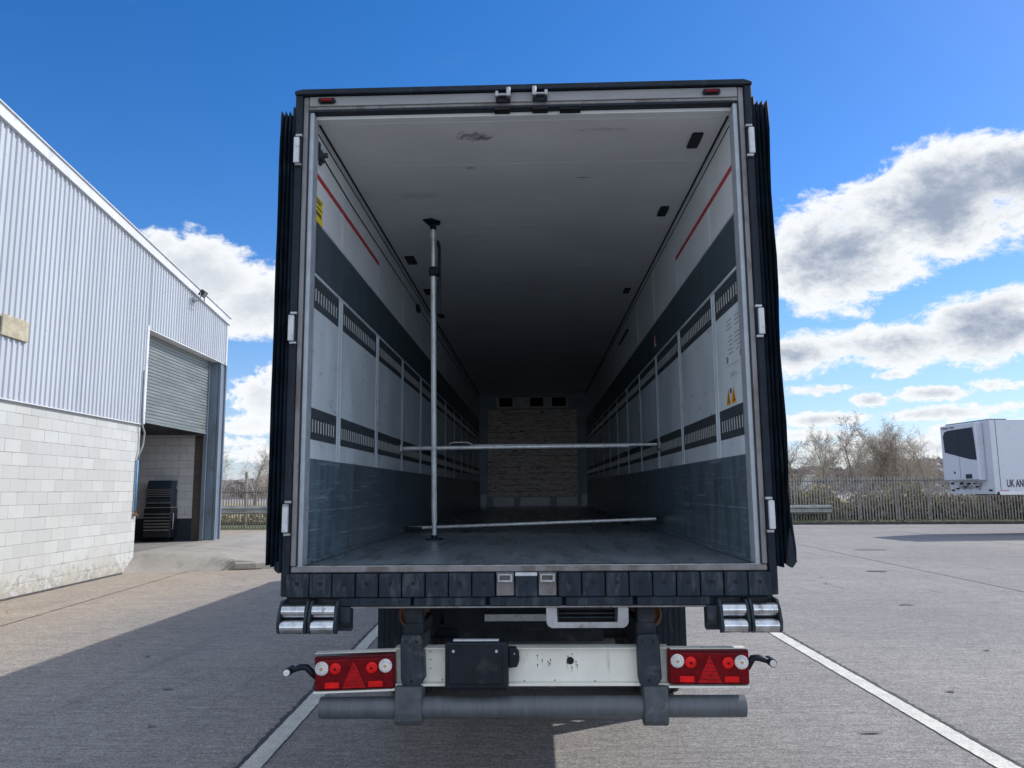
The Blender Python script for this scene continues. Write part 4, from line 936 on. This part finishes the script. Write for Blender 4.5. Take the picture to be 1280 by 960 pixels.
# ================================================================ FENCES
def palisade(name, a, b, h, z0, zrow, posts, mt, postmt, label, railmt='fence rail', seed=1):
    a = Vector(a); b = Vector(b); L = (b-a).length; D = (b-a).normalized(); Nn = Vector((-D.y, D.x, 0)); r = random.Random(seed)
    root = tag(empty(name, a), label, 'fence')
    def P_(s_, t, z): v = D*s_+Nn*t; return (v.x, v.y, z)
    pm = MB(); s_ = .06
    while s_ < L:
        w = .027; ln = r.uniform(-.012, .012); hh = h+r.uniform(-.015, .015); t = -.03
        # W-section pale with a pointed head
        base = [P_(s_-w, t, z0), P_(s_-w*.3, t-.014, z0), P_(s_+w*.3, t-.014, z0), P_(s_+w, t, z0)]
        up = [P_(s_-w+ln, t, hh-.10), P_(s_-w*.3+ln, t-.014, hh-.06), P_(s_+w*.3+ln, t-.014, hh-.06), P_(s_+w+ln, t, hh-.10)]
        tip = P_(s_+ln, t, hh)
        bv = [pm.b.verts.new(q) for q in base]; uv = [pm.b.verts.new(q) for q in up]; tv = pm.b.verts.new(tip)
        for i in range(3): pm.b.faces.new((bv[i], bv[i+1], uv[i+1], uv[i])); pm.b.faces.new((uv[i], uv[i+1], tv))
        s_ += .135
    pm.build('pale_panel', mt, root, recalc=False)
    for z in zrow:
        m_ = MB(); m_.prism([P_(0, 0, z), P_(0, .05, z), P_(0, .05, z+.05), P_(0, 0, z+.05)], D*L); m_.build('rail', railmt, root)
    for (q, w, hh, pmn, ln) in posts:
        m_ = MB(); m_.prism([P_(q-w, .0, z0-.05), P_(q+w, .0, z0-.05), P_(q+w+ln, .0, hh), P_(q-w+ln, .0, hh)], Nn*.11); m_.build('post', pmn, root)
    return root
F0 = kp(-.4, 1.25, .0); 
fposts = [(.9, .04, 2.1, 'fence steel', 0), (2.45, .075, 2.25, 'timber post', 0), (3.95, .05, 2.2, 'fence steel', 0), (5.75, .09, 2.2, 'timber post', -.18), (7.15, .05, 2.25, 'fence steel', -.03), (9.9, .06, 2.2, 'timber post', 0), (12.6, .05, 2.2, 'fence steel', 0), (15.3, .05, 2.2, 'fence steel', 0), (18, .05, 2.2, 'fence steel', 0), (20.7, .05, 2.2, 'fence steel', 0)]
palisade('palisade_fence', F0, kp(22, 1.25, 0), 2.28, .16, (.42, 2.02), fposts, 'fence steel', None, 'grey steel palisade fence behind the kerb, running behind the parked white trailer', seed=2)
lposts = [(3.7, .05, 2.75, 'fence brown', 0), (1.0, .05, 2.1, 'fence brown', 0), (6.4, .05, 2.1, 'fence brown', 0), (9.1, .05, 2.1, 'fence brown', 0), (11.8, .05, 2.1, 'fence brown', 0), (14.5, .05, 2.1, 'fence brown', 0)]
palisade('palisade_fence', (-17.8, 33.4, 0), (-1.5, 33.1, 0), 2.10, -.02, (.25, 1.72), lposts, 'fence brown', None, 'brown weathered palisade fence seen between the industrial unit and the trailer', seed=3)

def guard_rail(a, b, z0, z1, postmt, posts, label):
    a = Vector(a); b = Vector(b); D = (b-a).normalized(); Nn = Vector((-D.y, D.x, 0)); L = (b-a).length
    root = tag(empty('guard_rail', a), label, 'crash barrier', 'crash barriers along the fences'); h = z1-z0
    prof = [(0, 0), (-.03, .10), (-.07, .16), (-.07, .32), (-.01, .42), (0, .5), (-.01, .58), (-.07, .68), (-.07, .84), (-.03, .92), (0, 1)]
    P_ = [Nn*p+Vector((0, 0, z0+h*q)) for p, q in prof]; m_ = MB()
    for u, v in zip(P_, P_[1:]): m_.poly([u, u+D*L, v+D*L, v])
    m_.prism([P_[-1], P_[-1]+Nn*.12, P_[-1]+Nn*.12+Vector((0, 0, .01)), P_[-1]+Vector((0, 0, .01))], D*L)
    m_.build('beam', 'barrier steel', root, recalc=False)
    for q in posts:
        c = D*q+Nn*.06; MB().box((c.x-.06, c.y-.05, -.02), (c.x+.06, c.y+.05, z1-.02)).build('post', postmt, root)
guard_rail(kp(-8, .75, 0), kp(2.05, .75, 0), .50, .90, 'timber post', (9.9, 8.0, 6.2, 4.4, 2.6), 'grey steel crash barrier ending beside the right hand palisade fence')
guard_rail((-17.8, 32.6, 0), (-2, 32.4, 0), .72, 1.10, 'red rust post', (2.2, 5.75, 8.3, 10.9, 13.5), 'dull steel crash barrier on rusty red posts beyond the raised apron')

# ================================================================ WHITE FRIDGE TRAILER on the right
ez = math.atan2(-.995, .1)
RT = tag(empty('refrigerated_trailer', (15.95, 26.05, 0), ez), 'parked white refrigerated trailer side on with its dark fronted cooling unit and lettering UK AND', 'trailer')
bz0, bz1, WD = 1.44, 4.10, 2.50
boxo('body', (0, .0, bz0+.1), (WD, 13.4, bz1), 'body white', RT, .015)
mb = MB(); mb.box((0, -.03, bz0+.02), (WD, .0, bz1-.01), .01); fw = mb.build('front_wall', 'body white', RT)
boxo('bottom_rail', (WD-.02, 0.12, bz0), (WD+.012, 13.4, bz0+.115), 'flashing', RT)
boxo('corner_seam', (WD, .16, bz0+.12), (WD+.004, .18, bz1-.03), 'fence rail', RT)
boxo('corner_post', (WD-.06, -.045, bz0+.02), (WD+.01, .02, bz1-.01), 'body white', RT, .01)
boxo('roof_edge', (0, -.03, bz1-.01), (WD+.01, .6, bz1+.012), 'fence rail', RT)
u = MB(); u.box((.10, -.32, 1.95), (2.12, -.031, 4.02), .03, 2); un = u.build('refrigeration_unit', 'body white', RT)
g = MB(); g.prism([(.26, -.335, 3.62), (.36, -.335, 3.78), (.55, -.335, 3.83), (1.98, -.335, 3.86), (2.04, -.335, 3.2), (2.07, -.335, 2.68), (1.7, -.335, 2.72), (.30, -.335, 3.02)], (0, .014, 0)); g.build('dark_grille', 'unit glass', un)
boxo('panel_seam', (1.10, -.324, 1.98), (1.11, -.319, 2.86), 'fence rail', un)
boxo('panel_seam', (1.13, -.338, 2.84), (1.14, -.3355, 3.84), 'rubber', un)
boxo('display', (1.40, -.33, 2.02), (1.74, -.3195, 2.18), 'unit glass', un)
MB().cyl((.78, -.319, 2.25), (.78, -.33, 2.25), .045, n=12).build('badge', 'unit glass', un)
boxo('gauge_strip', (.14, -.325, 1.97), (2.08, -.3195, 1.985), 'fence rail', un)
tx = Matrix.Translation((.16, -.322, 3.885)) @ Matrix.Rotation(pi/2, 4, 'X')
text('lettering', 'THERMO KING', .12, 'fence rail', un, tx, 1.0, .002)
r = random.Random(4); q = MB()
for i in range(16):
    x = r.uniform(.55, 1.75); z = r.uniform(1.62, 1.86); q.box((x, -.10, z), (x+r.uniform(.05, .2), -.032, z+r.uniform(.03, .09)), .004)
q.pipe([(.6, -.09, 1.72), (.9, -.12, 1.66), (1.3, -.12, 1.68), (1.7, -.09, 1.8)], .012, 6); q.build('coupling_panel', 'galvanised', RT)
q = MB()
for x, z in ((.2, 1.85), (.22, 1.6), (.75, 1.86), (.98, 1.72), (1.15, 1.84), (1.5, 1.84), (1.62, 1.72), (2.3, 1.6), (.5, 1.66)): q.box((x-.04, -.115, z-.03), (x+.04, -.033, z+.03), .004)
q.build('air_coupling', 'black plastic', RT)
ty = Matrix.Translation((WD+.004, .40, 1.715)) @ Matrix.Rotation(pi/2, 4, 'Z') @ Matrix.Rotation(pi/2, 4, 'X')
text('lettering', 'UK AND', .36, 'ink', RT, ty, .56, .008)
q = MB()
for i in range(9): q.box((WD+.0005, .2+i*.03, 1.575), (WD+.003, .222+i*.03, 1.60))
q.build('small_red_print', 'red stripe', RT)
q = MB(); q.box((.45, 3.2, 1.2), (.6, 13, 1.5)); q.box((1.9, 3.2, 1.2), (2.05, 13, 1.5)); q.box((.5, .6, 1.425), (2.0, 3.0, 1.5)); q.build('chassis', 'chassis', RT)
for x in (.45, 1.95): MB().box((x, 2.9, .05), (x+.12, 3.02, 1.4), .005).box((x-.06, 2.8, 0), (x+.18, 3.12, .05)).build('landing_leg', 'chassis', RT)
for y in (8.6, 9.9, 11.2):
    for x, s_ in ((.22, -1), (WD-.22, 1)):
        w = MB(); w.lathe([(a, b) for a, b in tyre_prof], (x, y, .52), 'X', 32); w.build('wheel', 'tyre', RT)

# ================================================================ TREES
def tube_seg(vs, fs, idx, p, q, r0, r1, mi, n=3):
    ax = (q-p); L = ax.length
    if L < 1e-5: return
    ax /= L; u = ax.orthogonal().normalized(); w = ax.cross(u); b = len(vs)
    for c, r_ in ((p, r0), (q, r1)):
        for i in range(n):
            t = 2*pi*i/n; v = c+(u*cos(t)+w*sin(t))*r_; vs.append(v[:])
    for i in range(n): fs.append((b+i, b+(i+1) % n, b+n+(i+1) % n, b+n+i)); idx.append(mi)
def bare_tree(name, loc, H, seed, label, twigmat='twig', spread=.45, leaf=0., leafmat='bud green', trunk_r=.10, low=.25, group=None, droop=.15, thick=1.):
    r = random.Random(seed); root = tag(empty(name, loc), label, 'tree', group)
    tv, tf, ti = [], [], []; cv, cf, ci = [], [], []
    def grow(p, d, L, rad, lev):
        n = 4 if lev < 2 else 3; seg = L/n; pts = [p]
        for i in range(n):
            d = (d+Vector((r.gauss(0, .13), r.gauss(0, .13), r.gauss(0, .08)+(.06 if lev < 2 else -droop*.3)))).normalized(); q = pts[-1]+d*seg
            r0 = rad*(1-.8*i/n); r1 = rad*(1-.8*(i+1)/n)
            tgt = (tv, tf, ti) if lev == 0 else (cv, cf, ci)
            tube_seg(*tgt, pts[-1], q, max(r0, .0055*thick), max(r1, .0045*thick), 0, 5 if lev == 0 else 3)
            pts.append(q)
            if lev < 4 and (i/n >= low-.01 if lev == 0 else True):
                k_ = (3, 2, 2, 1)[lev] + (1 if lev < 3 and r.random() < .35 else 0)
                for _ in range(k_):
                    u = d.orthogonal().normalized(); t = r.random()*2*pi; sd_ = (u*cos(t)+d.cross(u)*sin(t))
                    nd = (d*(1-spread*.4)+sd_*r.uniform(.5, 1.1)*spread*2*.8).normalized(); nd.z += .15 if lev < 2 else -.02
                    st_ = pts[-2].lerp(q, r.random())
                    grow(st_, nd.normalized(), L*r.uniform(.42, .64)*(1-.35*i/n), rad*(.42 if lev else .38)*(1-.5*i/n), lev+1)
            if leaf and lev >= 2:
                for _ in range(2):
                    if r.random() < leaf*.13:
                        c = q+Vector((r.gauss(0, .1), r.gauss(0, .1), r.gauss(0, .1))); a = Vector((r.gauss(0, 1), r.gauss(0, 1), r.gauss(0, 1))).normalized()*r.uniform(.02, .045); bb = a.orthogonal().normalized()*a.length*.7
                        b = len(cv); cv.extend([(c-a)[:], (c-bb)[:], (c+a)[:], (c+bb)[:]]); cf.append((b, b+1, b+2, b+3)); ci.append(1)
    grow(Vector((0, 0, -.1)), Vector((r.gauss(0, .04), r.gauss(0, .04), 1)), H*.73, trunk_r, 0)
    raw('trunk', tv, tf, ['bark'], root, ti); raw('crown', cv, cf, [twigmat, leafmat], root, ci)
    return root
GR = 'bare trees beyond the fence'
def tr(px_az, dist, H, seed, lab, **kw):
    x = .05+dist*math.tan(RAD(px_az)); y = -4.18+dist
    return bare_tree(kw.pop('name', 'birch_tree'), (x, y, -.03), H, seed, lab, group=GR, **kw)
tr(17.2, 44, 4.3, 31, 'low spreading olive green willow at the left end of the trees beyond the right fence', name='willow_tree', leaf=.9, low=0, spread=.75, twigmat='twig pale')
tr(18.7, 41, 4.7, 32, 'bushy bare tree with a brownish crown next to the green willow', leaf=.12, spread=.5)
tr(20.3, 50, 5.3, 33, 'slim bare birch just right of the bushy brown tree', leaf=.25, twigmat='twig pale')
tr(21.6, 49, 6.1, 34, 'tallest bare birch of the clump, with two leading stems', leaf=.3)
tr(22.7, 51, 6.2, 35, 'bare birch standing in the middle of the clump beyond the fence', leaf=.25)
tr(23.9, 49, 5.8, 36, 'bare birch with a thin upright trunk right of the middle of the clump', leaf=.15, twigmat='twig pale')
tr(25.1, 50, 6.2, 37, 'wide crowned bare birch second from the parked white trailer', leaf=.15)
tr(26.4, 52, 5.2, 38, 'small bare birch nearest to the parked white trailer', leaf=.15, twigmat='twig pale')
tr(22.1, 58, 6.6, 51, 'pale bare birch set back behind the middle of the clump', leaf=.1, twigmat='twig pale')
tr(24.6, 57, 6.8, 52, 'tall pale bare birch set back behind the wide crowned birch', leaf=.1, twigmat='twig pale')
tr(21.0, 60, 6.6, 53, 'faint bare birch set back between the slim birch and the tallest birch', leaf=.1, twigmat='twig pale')
tr(26.0, 60, 6.0, 54, 'pale bare birch set back just left of the parked white trailer', leaf=.1, twigmat='twig pale')
tr(28.3, 60, 4.4, 39, 'low bare tree partly hidden behind the parked white trailer', leaf=.1)
tr(-20.3, 52, 5.6, 41, 'round crowned bare tree over the brown fence, in the middle of the gap', name='bare_tree', spread=.55, twigmat='twig pale')
tr(-22.4, 56, 5.2, 42, 'bare tree over the brown fence next to the industrial unit', name='bare_tree', spread=.5, twigmat='twig pale')
tr(-18.3, 54, 4.7, 43, 'bare tree with a few green buds close to the open trailer door', name='bare_tree', leaf=.3, spread=.5)

def scatter(name, gen, n, mats, seed, label, cat):
    r = random.Random(seed); vs, fs, ix = [], [], []
    for _ in range(n):
        c, size, mi, up = gen(r)
        a = Vector((r.gauss(0, 1), r.gauss(0, 1), r.gauss(0, 1)+up)).normalized(); b_ = a.orthogonal().normalized(); b_ = (b_*cos(1)+a.cross(b_)*sin(1))*r.uniform(.25, .7)
        a = a*size; b_ = b_*size; c = Vector(c); b = len(vs)
        vs.extend([(c-a)[:], (c-b_)[:], (c+a)[:], (c+b_)[:]]); fs.append((b, b+1, b+2, b+3)); ix.append(mi)
    return tag(raw(name, vs, fs, mats, None, ix), label, cat, kind='stuff')
def g1(r):
    s_ = r.uniform(-8, 24); hmax = 1.35+.35*sin(s_*1.3)+.3*sin(s_*3.1+1)
    t = 1.9+abs(r.gauss(0, 1.4)); z = .1+hmax*r.random()**1.1
    v = kp(s_, (1.45+.3*r.random()) if r.random() < .12 else t, z); u = r.random()
    mi = 3 if (u < .14 and z > .85 and (1 < s_ < 4 or 4.6 < s_ < 7)) else 0 if u < .5 else 1 if u < .72 else 2
    return v, (r.uniform(.05, .10) if mi == 3 else r.uniform(.03, .07) if mi else r.uniform(.06, .22)), mi, (1.5 if mi == 0 else 0)
scatter('scrub', g1, 42000, ['bramble', 'leaf dark', 'leaf straw', 'gorse yellow'], 5, 'tangle of brambles with yellow flowering gorse behind the right fence', 'scrub')
def g1b(r):
    x = r.uniform(-24, 0); z = .7*r.random()**1.3
    return (x, 36+abs(r.gauss(0, 2)), z), r.uniform(.05, .16), r.choice((0, 0, 1, 2)), .8
scatter('undergrowth', g1b, 9000, ['bramble', 'leaf dark', 'leaf straw'], 6, 'low brown undergrowth behind the left fence', 'scrub')
def g2(r):
    a = RAD(r.uniform(-42, 42)); dd = r.uniform(150, 230); base = (4.6+1.0*sin(a*17)+.8*sin(a*41+2)+.5*sin(a*93))*dd/190
    if a > 0: base += 1.6
    h = base*r.random()**.7
    ev = sin(a*61+1)+sin(a*149) > 1.15
    if ev: h *= 1.18
    return (dd*math.tan(a), dd, h+.6), r.uniform(.35, .95), (1 if ev and r.random() < .8 else 0), 1.0
scatter('far_woodland', g2, 60000, ['far twig', 'far evergreen'], 8, 'brown leafless woodland with dark evergreens along the horizon', 'woodland')
# distant hillside carrying the wood
vs = []; fs = []
for i in range(61):
    a = RAD(-45+i*1.5); 
    for dd, z in ((120, -.05), (190, .6+.3*sin(a*15)), (320, 5.0+1.0*sin(a*9+1))): vs.append((dd*math.tan(a) if abs(a) < 1.2 else 0, dd, z))
for i in range(60):
    for j in range(2): fs.append((i*3+j, (i+1)*3+j, (i+1)*3+j+1, i*3+j+1))
tag(raw('hillside', vs, fs, 'far twig'), kind='structure')
sd_ = MB(); sd_.box((-3.5, 0, 0), (3.5, 10, 3.1)); sd_.box((-3.8, -.3, 3.101), (3.8, 10.3, 3.35))
so = sd_.build('distant_shed', 'shed white'); so.location = (31.5, 95, 0); tag(so, 'white shed roof just above the fence near the open trailer door', 'shed')
def g3(r):
    s_ = r.uniform(-8, 24); v = kp(s_, r.uniform(.2, 2.4), .12+.05*r.random()); return v, r.uniform(.03, .07), r.choice((0, 0, 1)), 2.0
scatter('grass_tufts', g3, 9000, ['leaf dark', 'leaf straw'], 12, 'rough short grass along the kerb under the fence', 'grass')
print('objects', len(bpy.data.objects))
